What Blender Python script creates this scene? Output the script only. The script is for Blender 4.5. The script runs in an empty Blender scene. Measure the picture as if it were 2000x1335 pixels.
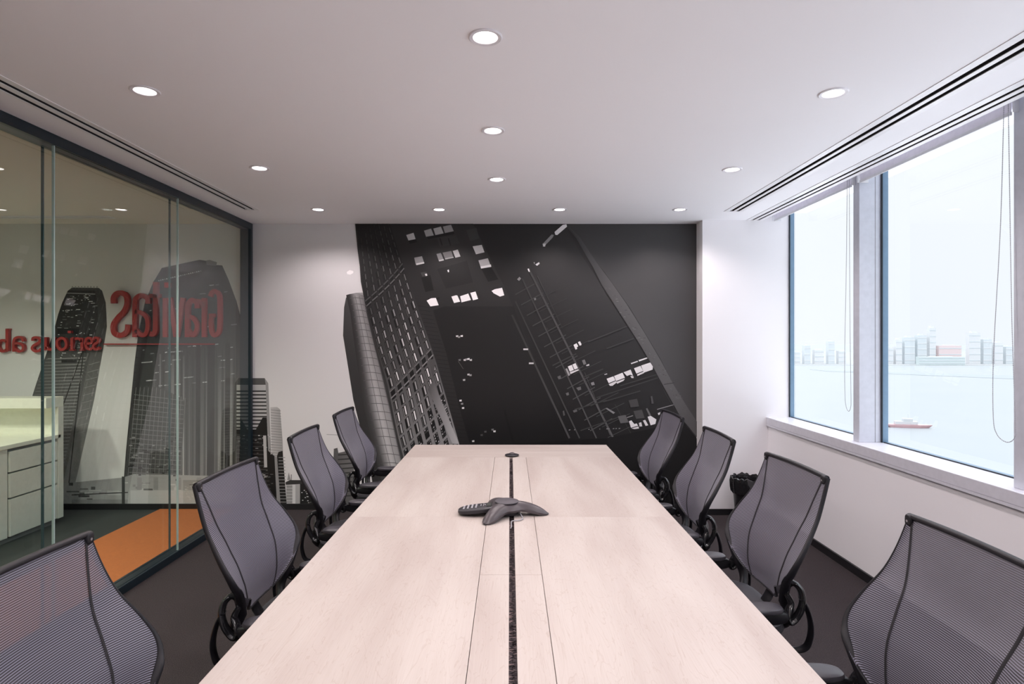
import bpy, math, random
from mathutils import Vector, Matrix
from mathutils.geometry import tessellate_polygon

# ------------------------------------------------------------------ camera, world, light, exposure
S = bpy.context.scene
COL = S.collection
PI = math.pi
CAMH, CEIL = 1.54, 2.60
cam_d = bpy.data.cameras.new('camera'); cam = bpy.data.objects.new('camera', cam_d); COL.objects.link(cam)
cam.location = (0, 0, CAMH); cam.rotation_euler = (PI / 2, 0, 0)
cam_d.sensor_width = 36; cam_d.lens = 36 * 1170 / 2000
cam_d.shift_x = 0.002; cam_d.shift_y = -0.00175; cam_d.clip_start = 0.02; cam_d.clip_end = 20000
S.camera = cam
S.view_settings.view_transform = 'Standard'; S.view_settings.look = 'None'
S.view_settings.exposure = 0.27; S.view_settings.gamma = 1.0; S.view_settings.use_curve_mapping = False
S.cycles.use_denoising = True
S.cycles.max_bounces = 14; S.cycles.diffuse_bounces = 12; S.cycles.transparent_max_bounces = 24
S.cycles.sample_clamp_indirect = 12.0; S.cycles.caustics_reflective = False; S.cycles.caustics_refractive = False

SKY = 0.88
W = bpy.data.worlds.new('overcast_sky'); S.world = W; W.use_nodes = True
wn = W.node_tree; bg = wn.nodes['Background']
tc = wn.nodes.new('ShaderNodeTexCoord'); nz = wn.nodes.new('ShaderNodeTexNoise'); nz.inputs['Scale'].default_value = 2.2
cr = wn.nodes.new('ShaderNodeValToRGB')
cr.color_ramp.elements[0].position = .3; cr.color_ramp.elements[0].color = (.885, .93, 1, 1)
cr.color_ramp.elements[1].position = .7; cr.color_ramp.elements[1].color = (.945, .965, 1, 1)
wn.links.new(tc.outputs['Generated'], nz.inputs['Vector']); wn.links.new(nz.outputs['Fac'], cr.inputs['Fac'])
wn.links.new(cr.outputs['Color'], bg.inputs['Color'])
sx = wn.nodes.new('ShaderNodeSeparateXYZ'); wn.links.new(tc.outputs['Generated'], sx.inputs[0])
mrg = wn.nodes.new('ShaderNodeMapRange'); mrg.inputs['From Min'].default_value = .30; mrg.inputs['From Max'].default_value = .95
mrg.inputs['To Min'].default_value = SKY; mrg.inputs['To Max'].default_value = SKY * 4.8      # overcast sky: brighter towards the zenith
wn.links.new(sx.outputs['Z'], mrg.inputs['Value']); wn.links.new(mrg.outputs[0], bg.inputs['Strength'])

LAMP_COL = (1.0, .88, .88)
LAMP_W = 27.0          # each ceiling downlight of the meeting room
DESK_W = 125.0          # downlights of the reception

# ------------------------------------------------------------------ helpers
def srgb(v):
    v = v / 255.0
    return v / 12.92 if v <= .04045 else ((v + .055) / 1.055) ** 2.4

def tag(o, label=None, cat=None, group=None, kind=None):
    if label: o['label'] = label
    if cat: o['category'] = cat
    if group: o['group'] = group
    if kind: o['kind'] = kind
    return o

def empty(name, loc=(0, 0, 0), rz=0.0):
    o = bpy.data.objects.new(name, None); COL.objects.link(o)
    o.location = loc; o.rotation_euler = (0, 0, rz); o.empty_display_size = .1
    return o

def copy_tree(o, parent=None):
    c = o.copy(); COL.objects.link(c)
    if parent: c.parent = parent
    for ch in list(o.children): copy_tree(ch, c)
    return c

class MB:
    def __init__(s): s.v = []; s.f = []; s.uv = {}
    def add(s, vs, fs, uvs=None):
        n = len(s.v); s.v += [tuple(p) for p in vs]
        for f in fs: s.f.append(tuple(i + n for i in f))
        if uvs:
            for i, u in enumerate(uvs): s.uv[n + i] = u
        return s
    def box(s, x0, x1, y0, y1, z0, z1, M=None):
        vs = [Vector((x, y, z)) for x in (x0, x1) for y in (y0, y1) for z in (z0, z1)]
        if M: vs = [M @ v for v in vs]
        return s.add(vs, [(0, 1, 3, 2), (4, 6, 7, 5), (0, 4, 5, 1), (2, 3, 7, 6), (0, 2, 6, 4), (1, 5, 7, 3)])
    def lathe(s, prof, n=32, c=(0, 0, 0), cap=True, M=None):
        vs = []
        for r, z in prof:
            for k in range(n):
                a = 2 * PI * k / n
                v = Vector((c[0] + r * math.cos(a), c[1] + r * math.sin(a), c[2] + z))
                vs.append(M @ v if M else v)
        fs = []
        for i in range(len(prof) - 1):
            for k in range(n):
                a, b = i * n + k, i * n + (k + 1) % n
                fs.append((a, b, b + n, a + n))
        if cap:
            fs.append(tuple(range(n - 1, -1, -1))); m = (len(prof) - 1) * n; fs.append(tuple(range(m, m + n)))
        return s.add(vs, fs)
    def tube(s, pts, rad, n=10, up=(0, 1, 0), cap=True, closed=False):
        # rad: number, or list of (ra, rb): ra along 'side', rb along 'up-ish'
        P = [Vector(p) for p in pts]; m = len(P); up = Vector(up).normalized()
        vs = []
        for i, p in enumerate(P):
            if closed: t = P[(i + 1) % m] - P[i - 1]
            else: t = P[min(i + 1, m - 1)] - P[max(i - 1, 0)]
            t.normalize()
            a = t.cross(up)
            if a.length < 1e-4: a = t.cross(Vector((.13, .97, .2)))
            a.normalize(); b = a.cross(t).normalized()
            r = rad[i] if isinstance(rad, (list, tuple)) and isinstance(rad[0], (list, tuple)) else (rad if isinstance(rad, (list, tuple)) else (rad, rad))
            for k in range(n):
                th = 2 * PI * k / n
                vs.append(p + a * (r[0] * math.cos(th)) + b * (r[1] * math.sin(th)))
        fs = []
        for i in range(m if closed else m - 1):
            j = (i + 1) % m
            for k in range(n):
                fs.append((i * n + k, i * n + (k + 1) % n, j * n + (k + 1) % n, j * n + k))
        if cap and not closed:
            fs.append(tuple(range(n - 1, -1, -1))); fs.append(tuple(range((m - 1) * n, m * n)))
        return s.add(vs, fs)
    def pad(s, c, size, e=.35, n=28, m=12, M=None, ez=.6):
        # rounded cushion: superellipsoid
        def sp(v, p): return math.copysign(abs(v) ** p, v)
        vs = []
        for i in range(m + 1):
            ph = -PI / 2 + PI * i / m
            for k in range(n):
                th = 2 * PI * k / n
                v = Vector((c[0] + size[0] / 2 * sp(math.cos(ph), ez) * sp(math.cos(th), e),
                            c[1] + size[1] / 2 * sp(math.cos(ph), ez) * sp(math.sin(th), e),
                            c[2] + size[2] / 2 * sp(math.sin(ph), ez)))
                vs.append(M @ v if M else v)
        fs = []
        for i in range(m):
            for k in range(n):
                fs.append((i * n + k, i * n + (k + 1) % n, (i + 1) * n + (k + 1) % n, (i + 1) * n + k))
        return s.add(vs, fs)
    def prism(s, poly, y0, y1, M=None):
        # poly in (x, z), extruded along y
        n = len(poly)
        vs = [Vector((x, y0, z)) for x, z in poly] + [Vector((x, y1, z)) for x, z in poly]
        if M: vs = [M @ v for v in vs]
        fs = [tuple(range(n)), tuple(range(2 * n - 1, n - 1, -1))]
        for i in range(n):
            j = (i + 1) % n; fs.append((i, i + n, j + n, j))
        return s.add(vs, fs)
    def build(s, name, mat, parent=None, smooth=False, bevel=0.0, seg=2):
        me = bpy.data.meshes.new(name)
        me.from_pydata(s.v, [], s.f); me.validate(); me.update()
        if s.uv:
            ul = me.uv_layers.new(name='UVMap')
            for l in me.loops: ul.data[l.index].uv = s.uv.get(l.vertex_index, (0, 0))
        if smooth:
            me.polygons.foreach_set('use_smooth', [True] * len(me.polygons))
            try: me.set_sharp_from_angle(angle=math.radians(38))
            except Exception: pass
        me.materials.append(mat)
        o = bpy.data.objects.new(name, me); COL.objects.link(o)
        if parent: o.parent = parent
        if bevel > 0:
            b = o.modifiers.new('bevel', 'BEVEL'); b.width = bevel; b.segments = seg; b.limit_method = 'ANGLE'
        return o

def box(name, mat, b, parent=None, bevel=0.0): return MB().box(*b).build(name, mat, parent, bevel=bevel)

def crom(pts, k=6):
    # Catmull-Rom through tuples of any length
    out = []; n = len(pts)
    for i in range(n - 1):
        p0, p1, p2, p3 = pts[max(i - 1, 0)], pts[i], pts[i + 1], pts[min(i + 2, n - 1)]
        for j in range(k):
            t = j / k
            out.append(tuple(.5 * ((2 * b) + (-a + c) * t + (2 * a - 5 * b + 4 * c - d) * t * t + (-a + 3 * b - 3 * c + d) * t ** 3) for a, b, c, d in zip(p0, p1, p2, p3)))
    out.append(tuple(pts[-1])); return out

def interp(tab, x):
    # smooth piecewise interpolation of (x, y) table, ascending x
    if x <= tab[0][0]: return tab[0][1]
    for (a, fa), (b, fb) in zip(tab, tab[1:]):
        if x <= b:
            t = (x - a) / (b - a); return fa + (fb - fa) * t
    return tab[-1][1]
def smooth_tab(tab, k=8): return crom(tab, k)

# ------------------------------------------------------------------ materials
def mat(name, col, rough=.5, metal=0.0, spec=.5, bump=None, noise=None, coat=0.0):
    m = bpy.data.materials.new(name); m.use_nodes = True
    nt = m.node_tree; b = nt.nodes['Principled BSDF']
    b.inputs['Base Color'].default_value = (*col, 1); b.inputs['Roughness'].default_value = rough
    b.inputs['Metallic'].default_value = metal; b.inputs['Specular IOR Level'].default_value = spec
    b.inputs['Coat Weight'].default_value = coat
    tcn = nt.nodes.new('ShaderNodeTexCoord')
    nzs, amt = noise or (30, .04)
    n = nt.nodes.new('ShaderNodeTexNoise'); n.inputs['Scale'].default_value = nzs; n.inputs['Detail'].default_value = 3
    nt.links.new(tcn.outputs['Object'], n.inputs['Vector'])
    r = nt.nodes.new('ShaderNodeValToRGB')
    r.color_ramp.elements[0].position = .3; r.color_ramp.elements[1].position = .7
    r.color_ramp.elements[0].color = tuple(c * (1 - amt) for c in col) + (1,)
    r.color_ramp.elements[1].color = tuple(min(1, c * (1 + amt)) for c in col) + (1,)
    nt.links.new(n.outputs['Fac'], r.inputs['Fac']); nt.links.new(r.outputs['Color'], b.inputs['Base Color'])
    if bump:
        n2 = nt.nodes.new('ShaderNodeTexNoise'); n2.inputs['Scale'].default_value = bump[0]
        nt.links.new(tcn.outputs['Object'], n2.inputs['Vector'])
        bp = nt.nodes.new('ShaderNodeBump'); bp.inputs['Strength'].default_value = bump[1]; bp.inputs['Distance'].default_value = .002
        nt.links.new(n2.outputs['Fac'], bp.inputs['Height']); nt.links.new(bp.outputs['Normal'], b.inputs['Normal'])
    return m

M = {}
M['ceil'] = mat('ceiling_paint', (.955, .945, .975), .8, spec=.2, noise=(1.5, .01))
M['wall'] = mat('white_wall_paint', (.90, .885, .905), .7, spec=.3, noise=(2, .01))
M['lobby_wall'] = mat('cream_wall_paint', (.72, .70, .62), .7, spec=.3)
M['lobby_ceil'] = mat('reception_ceiling_paint', (.74, .71, .64), .8, spec=.2, noise=(1.5, .01))
M['black_trim'] = mat('black_baseboard', (.012, .012, .014), .45)
M['slot'] = mat('dark_slot_void', (.02, .02, .025), .8)
M['vent'] = mat('white_vent_enamel', (.84, .83, .85), .4)
M['sill'] = mat('sill_lacquer', (.66, .66, .72), .35, spec=.5)
M['mullion'] = mat('mullion_lacquer', (.62, .64, .71), .38)
M['wframe'] = mat('blue_window_aluminium', (.17, .27, .38), .35, metal=.2)
M['gasket'] = mat('black_rubber_gasket', (.01, .018, .028), .5)
M['pframe'] = mat('dark_teal_partition_frame', (.008, .018, .026), .3, spec=.5)
M['joint'] = mat('silicone_glass_joint', (.42, .55, .53), .2, spec=.8)
M['joint2'] = mat('dark_glass_edge', (.05, .09, .10), .2, spec=.8)
M['blind'] = mat('roller_blind_fabric', (.82, .80, .86), .9)
M['bracket'] = mat('blind_bracket_plastic', (.72, .72, .74), .4)
M['chain'] = mat('grey_bead_chain', (.42, .42, .46), .4)
M['trimring'] = mat('downlight_trim_enamel', (.80, .78, .82), .35)
M['orange'] = mat('orange_carpet', (.56, .16, .045), .9, noise=(60, .06))
M['lobby_floor'] = mat('dark_reception_floor', (.035, .042, .042), .6)
M['desk'] = mat('cream_desk_laminate', (.80, .80, .70), .4)
M['deskgrey'] = mat('grey_desk_panel', (.72, .72, .66), .45)
M['groove'] = mat('drawer_shadow_groove', (.16, .16, .16), .6)
M['plastic'] = mat('black_chair_plastic', (.010, .010, .013), .36, spec=.35)
M['gloss'] = mat('glossy_black_plastic', (.010, .010, .012), .12, spec=.6)
M['frame'] = mat('satin_black_frame', (.012, .0115, .015), .40, spec=.35)
M['seat'] = mat('dark_grey_seat_fabric', (.040, .038, .046), .6, bump=(400, .3))
M['armpad'] = mat('black_arm_pad', (.045, .043, .052), .38, spec=.6)
M['seam'] = mat('dark_seam_thread', (.016, .015, .019), .8)
M['screw'] = mat('steel_screw', (.35, .35, .38), .3, metal=.9)
M['bin'] = mat('black_bin_plastic', (.018, .018, .02), .4)
M['bag'] = mat('black_bag_film', (.012, .012, .014), .18, spec=.7, bump=(25, 1.0))
M['phone'] = mat('charcoal_phone_plastic', (.065, .055, .062), .36, spec=.5)
M['phonetop'] = mat('grey_phone_grille', (.085, .078, .09), .45, spec=.5)
M['phoneblack'] = mat('phone_underside', (.018, .017, .022), .45)
M['key'] = mat('pale_phone_key', (.62, .60, .64), .4)
M['screen'] = mat('dark_phone_screen', (.08, .085, .08), .15)
M['cable'] = mat('silver_grey_cable', (.35, .35, .38), .3)
M['red'] = mat('red_sign_acrylic', (.40, .035, .035), .22, spec=.6)
M['brush'] = mat('dark_brush_bristle', (.05, .038, .042), .8, noise=(150, .9))
M['bristle_light'] = mat('frayed_bristle', (.36, .25, .24), .8)
M['seamline'] = mat('orange_edge_banding', (.55, .22, .12), .6)
M['table_leg'] = mat('grey_table_leg', (.30, .29, .30), .4)
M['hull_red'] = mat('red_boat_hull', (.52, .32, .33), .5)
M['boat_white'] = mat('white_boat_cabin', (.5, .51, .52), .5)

def emis(name, col, st):
    m = bpy.data.materials.new(name); m.use_nodes = True; nt = m.node_tree; nt.nodes.clear()
    e = nt.nodes.new('ShaderNodeEmission'); o = nt.nodes.new('ShaderNodeOutputMaterial')
    e.inputs[0].default_value = (*col, 1); e.inputs[1].default_value = st; nt.links.new(e.outputs[0], o.inputs[0]); return m
M['bulb'] = emis('downlight_glow', (1, .93, .90), 9)

def glass(name, tint, ior=1.55):
    m = bpy.data.materials.new(name); m.use_nodes = True; nt = m.node_tree; nt.nodes.clear()
    o = nt.nodes.new('ShaderNodeOutputMaterial'); mx = nt.nodes.new('ShaderNodeMixShader')
    tr = nt.nodes.new('ShaderNodeBsdfTransparent'); gl = nt.nodes.new('ShaderNodeBsdfGlossy')
    tr.inputs[0].default_value = (*tint, 1); gl.inputs[0].default_value = (.95, .98, 1, 1); gl.inputs['Roughness'].default_value = 0.0
    fr = nt.nodes.new('ShaderNodeFresnel'); fr.inputs['IOR'].default_value = ior
    ge = nt.nodes.new('ShaderNodeNewGeometry'); sub = nt.nodes.new('ShaderNodeMath'); sub.operation = 'SUBTRACT'; sub.inputs[0].default_value = 1
    mul = nt.nodes.new('ShaderNodeMath'); mul.operation = 'MULTIPLY'
    nt.links.new(ge.outputs['Backfacing'], sub.inputs[1]); nt.links.new(sub.outputs[0], mul.inputs[0]); nt.links.new(fr.outputs[0], mul.inputs[1])
    nt.links.new(mul.outputs[0], mx.inputs[0]); nt.links.new(tr.outputs[0], mx.inputs[1]); nt.links.new(gl.outputs[0], mx.inputs[2])
    nt.links.new(mx.outputs[0], o.inputs[0]); return m
M['glass'] = glass('partition_glass', (.94, .975, .965), 1.65)
M['glass2'] = glass('rear_partition_glass', (.94, .975, .965), 1.22)
M['winglass'] = glass('window_glass', (.985, .995, 1.0), 1.35)

def carpet():
    m = mat('brown_grey_carpet', (.055, .046, .048), .95, spec=.1, noise=(260, .45))
    nt = m.node_tree; b = nt.nodes['Principled BSDF']
    t = nt.nodes.new('ShaderNodeTexCoord'); v = nt.nodes.new('ShaderNodeTexVoronoi'); v.inputs['Scale'].default_value = 260
    bp = nt.nodes.new('ShaderNodeBump'); bp.inputs['Strength'].default_value = .8; bp.inputs['Distance'].default_value = .004
    nt.links.new(t.outputs['Object'], v.inputs['Vector']); nt.links.new(v.outputs['Distance'], bp.inputs['Height']); nt.links.new(bp.outputs['Normal'], b.inputs['Normal'])
    return m
M['carpet'] = carpet()

def wood(name, along_x=False, off=0.0):
    m = bpy.data.materials.new(name); m.use_nodes = True; nt = m.node_tree; b = nt.nodes['Principled BSDF']
    t = nt.nodes.new('ShaderNodeTexCoord'); mp = nt.nodes.new('ShaderNodeMapping')
    mp.inputs['Location'].default_value = (off, off * 1.7, 0)
    mp.inputs['Scale'].default_value = (1.1, 7, 1) if along_x else (7, 1.1, 1)
    nt.links.new(t.outputs['Object'], mp.inputs['Vector'])
    n1 = nt.nodes.new('ShaderNodeTexNoise'); n1.inputs['Scale'].default_value = .8; n1.inputs['Detail'].default_value = 2; n1.inputs['Distortion'].default_value = .4
    n2 = nt.nodes.new('ShaderNodeTexNoise'); n2.inputs['Scale'].default_value = 2.2; n2.inputs['Detail'].default_value = 4; n2.inputs['Distortion'].default_value = .5
    n3 = nt.nodes.new('ShaderNodeTexNoise'); n3.inputs['Scale'].default_value = 16; n3.inputs['Detail'].default_value = 4
    mp3 = nt.nodes.new('ShaderNodeMapping'); mp3.inputs['Scale'].default_value = (.35, 3, 1) if along_x else (3, .35, 1)
    nt.links.new(mp.outputs[0], mp3.inputs['Vector'])
    nt.links.new(mp3.outputs[0], n3.inputs['Vector'])
    for n in (n1, n2): nt.links.new(mp.outputs[0], n.inputs['Vector'])
    r1 = nt.nodes.new('ShaderNodeValToRGB'); e = r1.color_ramp.elements
    e[0].position = .33; e[0].color = (.47, .405, .375, 1); e[1].position = .66; e[1].color = (.555, .50, .466, 1)
    # thin growth rings: band of the noise
    w = nt.nodes.new('ShaderNodeMath'); w.operation = 'MULTIPLY'; w.inputs[1].default_value = 14
    fr = nt.nodes.new('ShaderNodeMath'); fr.operation = 'FRACT'
    r2 = nt.nodes.new('ShaderNodeValToRGB'); e2 = r2.color_ramp.elements
    e2[0].position = 0; e2[0].color = (.80, .74, .70, 1); e2[1].position = .16; e2[1].color = (1, 1, 1, 1)
    r3 = nt.nodes.new('ShaderNodeValToRGB'); e3 = r3.color_ramp.elements
    e3[0].position = .35; e3[0].color = (.95, .94, .93, 1); e3[1].position = .6; e3[1].color = (1, 1, 1, 1)
    nt.links.new(n1.outputs['Fac'], r1.inputs[0]); nt.links.new(n2.outputs['Fac'], w.inputs[0]); nt.links.new(w.outputs[0], fr.inputs[0])
    nt.links.new(fr.outputs[0], r2.inputs[0]); nt.links.new(n3.outputs['Fac'], r3.inputs[0])
    a = nt.nodes.new('ShaderNodeMixRGB'); a.blend_type = 'MULTIPLY'; a.inputs[0].default_value = .55
    c = nt.nodes.new('ShaderNodeMixRGB'); c.blend_type = 'MULTIPLY'; c.inputs[0].default_value = .8
    nt.links.new(r1.outputs[0], a.inputs[1]); nt.links.new(r2.outputs[0], a.inputs[2]); nt.links.new(a.outputs[0], c.inputs[1]); nt.links.new(r3.outputs[0], c.inputs[2])
    nt.links.new(c.outputs[0], b.inputs['Base Color']); b.inputs['Roughness'].default_value = .42; b.inputs['Specular IOR Level'].default_value = .35
    return m

def mesh_fabric():
    m = bpy.data.materials.new('striped_chair_mesh'); m.use_nodes = True; nt = m.node_tree; b = nt.nodes['Principled BSDF']
    out = nt.nodes['Material Output']
    uv = nt.nodes.new('ShaderNodeUVMap'); uv.uv_map = 'UVMap'; sp = nt.nodes.new('ShaderNodeSeparateXYZ'); nt.links.new(uv.outputs[0], sp.inputs[0])
    ml = nt.nodes.new('ShaderNodeMath'); ml.operation = 'MULTIPLY'; ml.inputs[1].default_value = 190; nt.links.new(sp.outputs['Y'], ml.inputs[0])
    pp = nt.nodes.new('ShaderNodeMath'); pp.operation = 'PINGPONG'; pp.inputs[1].default_value = .5; nt.links.new(ml.outputs[0], pp.inputs[0])
    rr = nt.nodes.new('ShaderNodeValToRGB'); e = rr.color_ramp.elements; e[0].position = .18; e[0].color = (0, 0, 0, 1); e[1].position = .30; e[1].color = (1, 1, 1, 1)
    nt.links.new(pp.outputs[0], rr.inputs[0])
    cm = nt.nodes.new('ShaderNodeMixRGB'); cm.inputs[1].default_value = (.012, .011, .014, 1); cm.inputs[2].default_value = (.215, .208, .272, 1)
    nt.links.new(rr.outputs[0], cm.inputs[0]); nt.links.new(cm.outputs[0], b.inputs['Base Color'])
    b.inputs['Roughness'].default_value = .55; b.inputs['Sheen Weight'].default_value = .15
    tr = nt.nodes.new('ShaderNodeBsdfTransparent'); mx = nt.nodes.new('ShaderNodeMixShader')
    al = nt.nodes.new('ShaderNodeMapRange'); al.inputs['To Min'].default_value = .86; al.inputs['To Max'].default_value = .99
    nt.links.new(rr.outputs[0], al.inputs['Value']); nt.links.new(al.outputs[0], mx.inputs[0])
    nt.links.new(tr.outputs[0], mx.inputs[1]); nt.links.new(b.outputs[0], mx.inputs[2]); nt.links.new(mx.outputs[0], out.inputs[0])
    return m
M['mesh'] = mesh_fabric()

def print_mat():
    m = bpy.data.materials.new('printed_mural_film'); m.use_nodes = True; nt = m.node_tree; b = nt.nodes['Principled BSDF']
    a = nt.nodes.new('ShaderNodeVertexColor'); a.layer_name = 'print'; nt.links.new(a.outputs[0], b.inputs['Base Color'])
    b.inputs['Roughness'].default_value = .42; b.inputs['Specular IOR Level'].default_value = .28
    return m
M['print'] = print_mat()

# ------------------------------------------------------------------ room shell
YB, YN = 5.46, -1.80           # mural plane, wall behind the camera
XG = -2.355                    # room face of the glass partition
XL = -6.2
def st(o, kind='structure'): o['kind'] = kind; return o

m = MB(); m.box(-2.44, 2.75, YN - .1, YB + .1, -.12, 0); st(m.build('floor', M['carpet']))
m = MB(); m.box(XL, -2.4401, YN - .1, YB + .1, -.12, 0); st(m.build('floor', M['lobby_floor']))
# ceiling with open slots for the air diffusers
SL = [(-2.165, -2.045, 4.87), (1.785, 1.90, 4.93), (2.110, 2.215, 5.29)]
m = MB(); xs = -2.44; z0, z1 = CEIL, CEIL + .12
for a, b_, ye in SL:
    m.box(xs, a, YN - .1, YB + .1, z0, z1); m.box(a, b_, ye, YB + .1, z0, z1); m.box(a, b_, YN - .1, ye, z0 + .07, z1); xs = b_
m.box(xs, 2.235, YN - .1, YB + .1, z0, z1)
m.box(2.235, 2.75, YN - .1, YB + .1, z0 + .12, z1 + .08)       # raised pocket over the windows
st(m.build('ceiling', M['ceil']))
m = MB(); m.box(XL, -2.4401, YN - .1, 5.11, z0, z1); m.box(XL, -2.4401, 5.21, YB + .1, z0, z1); m.box(-3.44, -2.4401, 5.11, 5.21, z0, z1); m.box(XL, -3.44, 5.11, 5.21, z0 + .07, z1)
st(m.build('ceiling', M['lobby_ceil']))
st(box('wall_back', M['wall'], (XL, 1.70, YB + .004, YB + .15, 0, CEIL)))
m = MB(); m.box(1.70, 2.505, 5.29, YB + .15, 0, CEIL + .12); st(m.build('wall_pillar', M['wall']))
st(box('wall_right', M['wall'], (2.28, 2.52, YN, 5.29, 0, .80)))
st(box('wall_near', M['wall'], (XG - .085, 2.75, YN - .12, YN, 0, CEIL + .12)))
st(box('wall_reception_near', M['lobby_wall'], (XL, XG - .085, YN - .12, YN, 0, CEIL)))
st(box('wall_reception_left', M['lobby_wall'], (XL - .1, XL, YN, YB, 0, CEIL)))
st(box('baseboard_back', M['black_trim'], (XL, 1.70, YB - .014, YB, 0, .052)))
st(box('baseboard_pillar', M['black_trim'], (1.688, 2.28, 5.278, 5.29, 0, .052)))
st(box('baseboard_pillar_side', M['black_trim'], (1.688, 1.70, 5.29, YB - .014, 0, .052)))
st(box('baseboard_right', M['black_trim'], (2.266, 2.28, YN, 5.278, 0, .055)))
st(box('trim_1', M['sill'], (2.262, 2.52, YN, 5.29, .80, .862), bevel=.003))     # window sill
st(box('trim_2', M['sill'], (2.262, 2.272, YN, 5.29, .785, .80)))

# windows: frames, panes, mullions
edges = [5.29, 4.015, 2.725, 1.435, .145, -1.145, YN]
for i in range(6):
    y1, y0 = edges[i] - (.0 if i == 0 else .035), edges[i + 1] + (.035 if i < 5 else 0)
    w = MB(); t = .013
    w.box(2.470, 2.505, y1 - t, y1, .862, 2.72); w.box(2.470, 2.505, y0, y0 + t, .862, 2.72)
    w.box(2.478, 2.505, y0 + t, y1 - t, .862, .868); w.box(2.470, 2.505, y0 + t, y1 - t, 2.69, 2.72)
    wo = st(w.build('window_%d' % (i + 1), M['wframe']))
    g = MB(); g.box(2.462, 2.470, y1 - .012, y1 - .0005, .862, 2.70); g.box(2.462, 2.470, y0 + .0005, y0 + .012, .862, 2.70); g.box(2.470, 2.478, y0 + .02, y1 - .02, .862, .868)
    g.build('gasket', M['gasket'], wo)
    box('pane', M['winglass'], (2.490, 2.498, y0 + t - .004, y1 - t + .004, .870, 2.692), wo)
for k, y in enumerate(edges[1:6]):
    mu = MB(); mu.box(2.320, 2.505, y - .035, y + .035, .862, 2.72)
    st(mu.build('trim_%d' % (k + 3), M['mullion'], bevel=.003))
    ln = MB(); ln.box(2.425, 2.428, y - .0356, y - .035, .862, 2.72); ln.build('groove_line', M['groove'], bpy.data.objects['trim_%d' % (k + 3)])

# roller blinds wound up in the pocket, one per window, with bead chains
for i in range(4):
    y1, y0 = edges[i] - .045, edges[i + 1] + .0
    names = ['over the window nearest the mural wall', 'over the wide window between the two grey mullions', 'over the window nearest the camera', 'over the window behind the camera']
    r = empty('roller_blind', (2.335, (y0 + y1) / 2, 2.585)); tag(r, 'pale grey roller blind wound up ' + names[i], 'blind', 'roller blinds in the ceiling pocket')
    hl = (y1 - y0) / 2 - .02
    MB().lathe([(.030, -hl), (.030, hl)], 24, M=Matrix.Translation((0, 0, .06)) @ Matrix.Rotation(PI / 2, 4, 'X')).build('fabric_roll', M['blind'], r, smooth=True)
    MB().box(-.032, -.029, -hl + .01, hl - .01, .0, .06).build('fabric_drop', M['blind'], r)
    MB().box(-.038, -.024, -hl + .01, hl - .01, -.012, .006).build('bottom_bar', M['bracket'], r, bevel=.003)
    for e in (-1, 1):
        MB().box(-.04, .035, e * (hl + .012) - .004, e * (hl + .012) + .004, -.005, .134).build('bracket', M['bracket'], r, bevel=.002)
    # bead chain at the near end of each blind
    if i < 3:
        yc = -hl + .02
        zb = (1.06, 1.07, 1.07)[i] - 2.585
        wb = (.022, .055, .055)[i]
        P = crom([(-.045, yc + .012, .05), (-.047, yc + .012 + wb * .3, -.5), (-.046, yc + .02 + wb * .9, -1.1), (-.044, yc + .02 + wb, zb + .12), (-.043, yc + .012 + wb * .8, zb + .03),
                  (-.043, yc, zb), (-.043, yc - .012 - wb * .6, zb + .03), (-.044, yc - .018 - wb * .55, zb + .12), (-.045, yc - .014 - wb * .3, -.9), (-.045, yc - .012, .05)], 10)
        c = MB(); c.tube(P, .0013, 5)
        # beads
        L = 0; q = Vector(P[0]); step = .010
        acc = 0.0
        for a, b_ in zip(P, P[1:]):
            a, b_ = Vector(a), Vector(b_); d = (b_ - a).length; s_ = 0
            while acc + (d - s_) >= step:
                s_ += step - acc; acc = 0; p = a.lerp(b_, s_ / d)
                c.add([p + Vector(v) * .0034 for v in ((1, 0, 0), (0, 1, 0), (-1, 0, 0), (0, -1, 0), (0, 0, 1), (0, 0, -1))],
                      [(0, 1, 4), (1, 2, 4), (2, 3, 4), (3, 0, 4), (1, 0, 5), (2, 1, 5), (3, 2, 5), (0, 3, 5)])
            acc += d - s_
        c.build('bead_chain', M['chain'], r, smooth=True)

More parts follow.
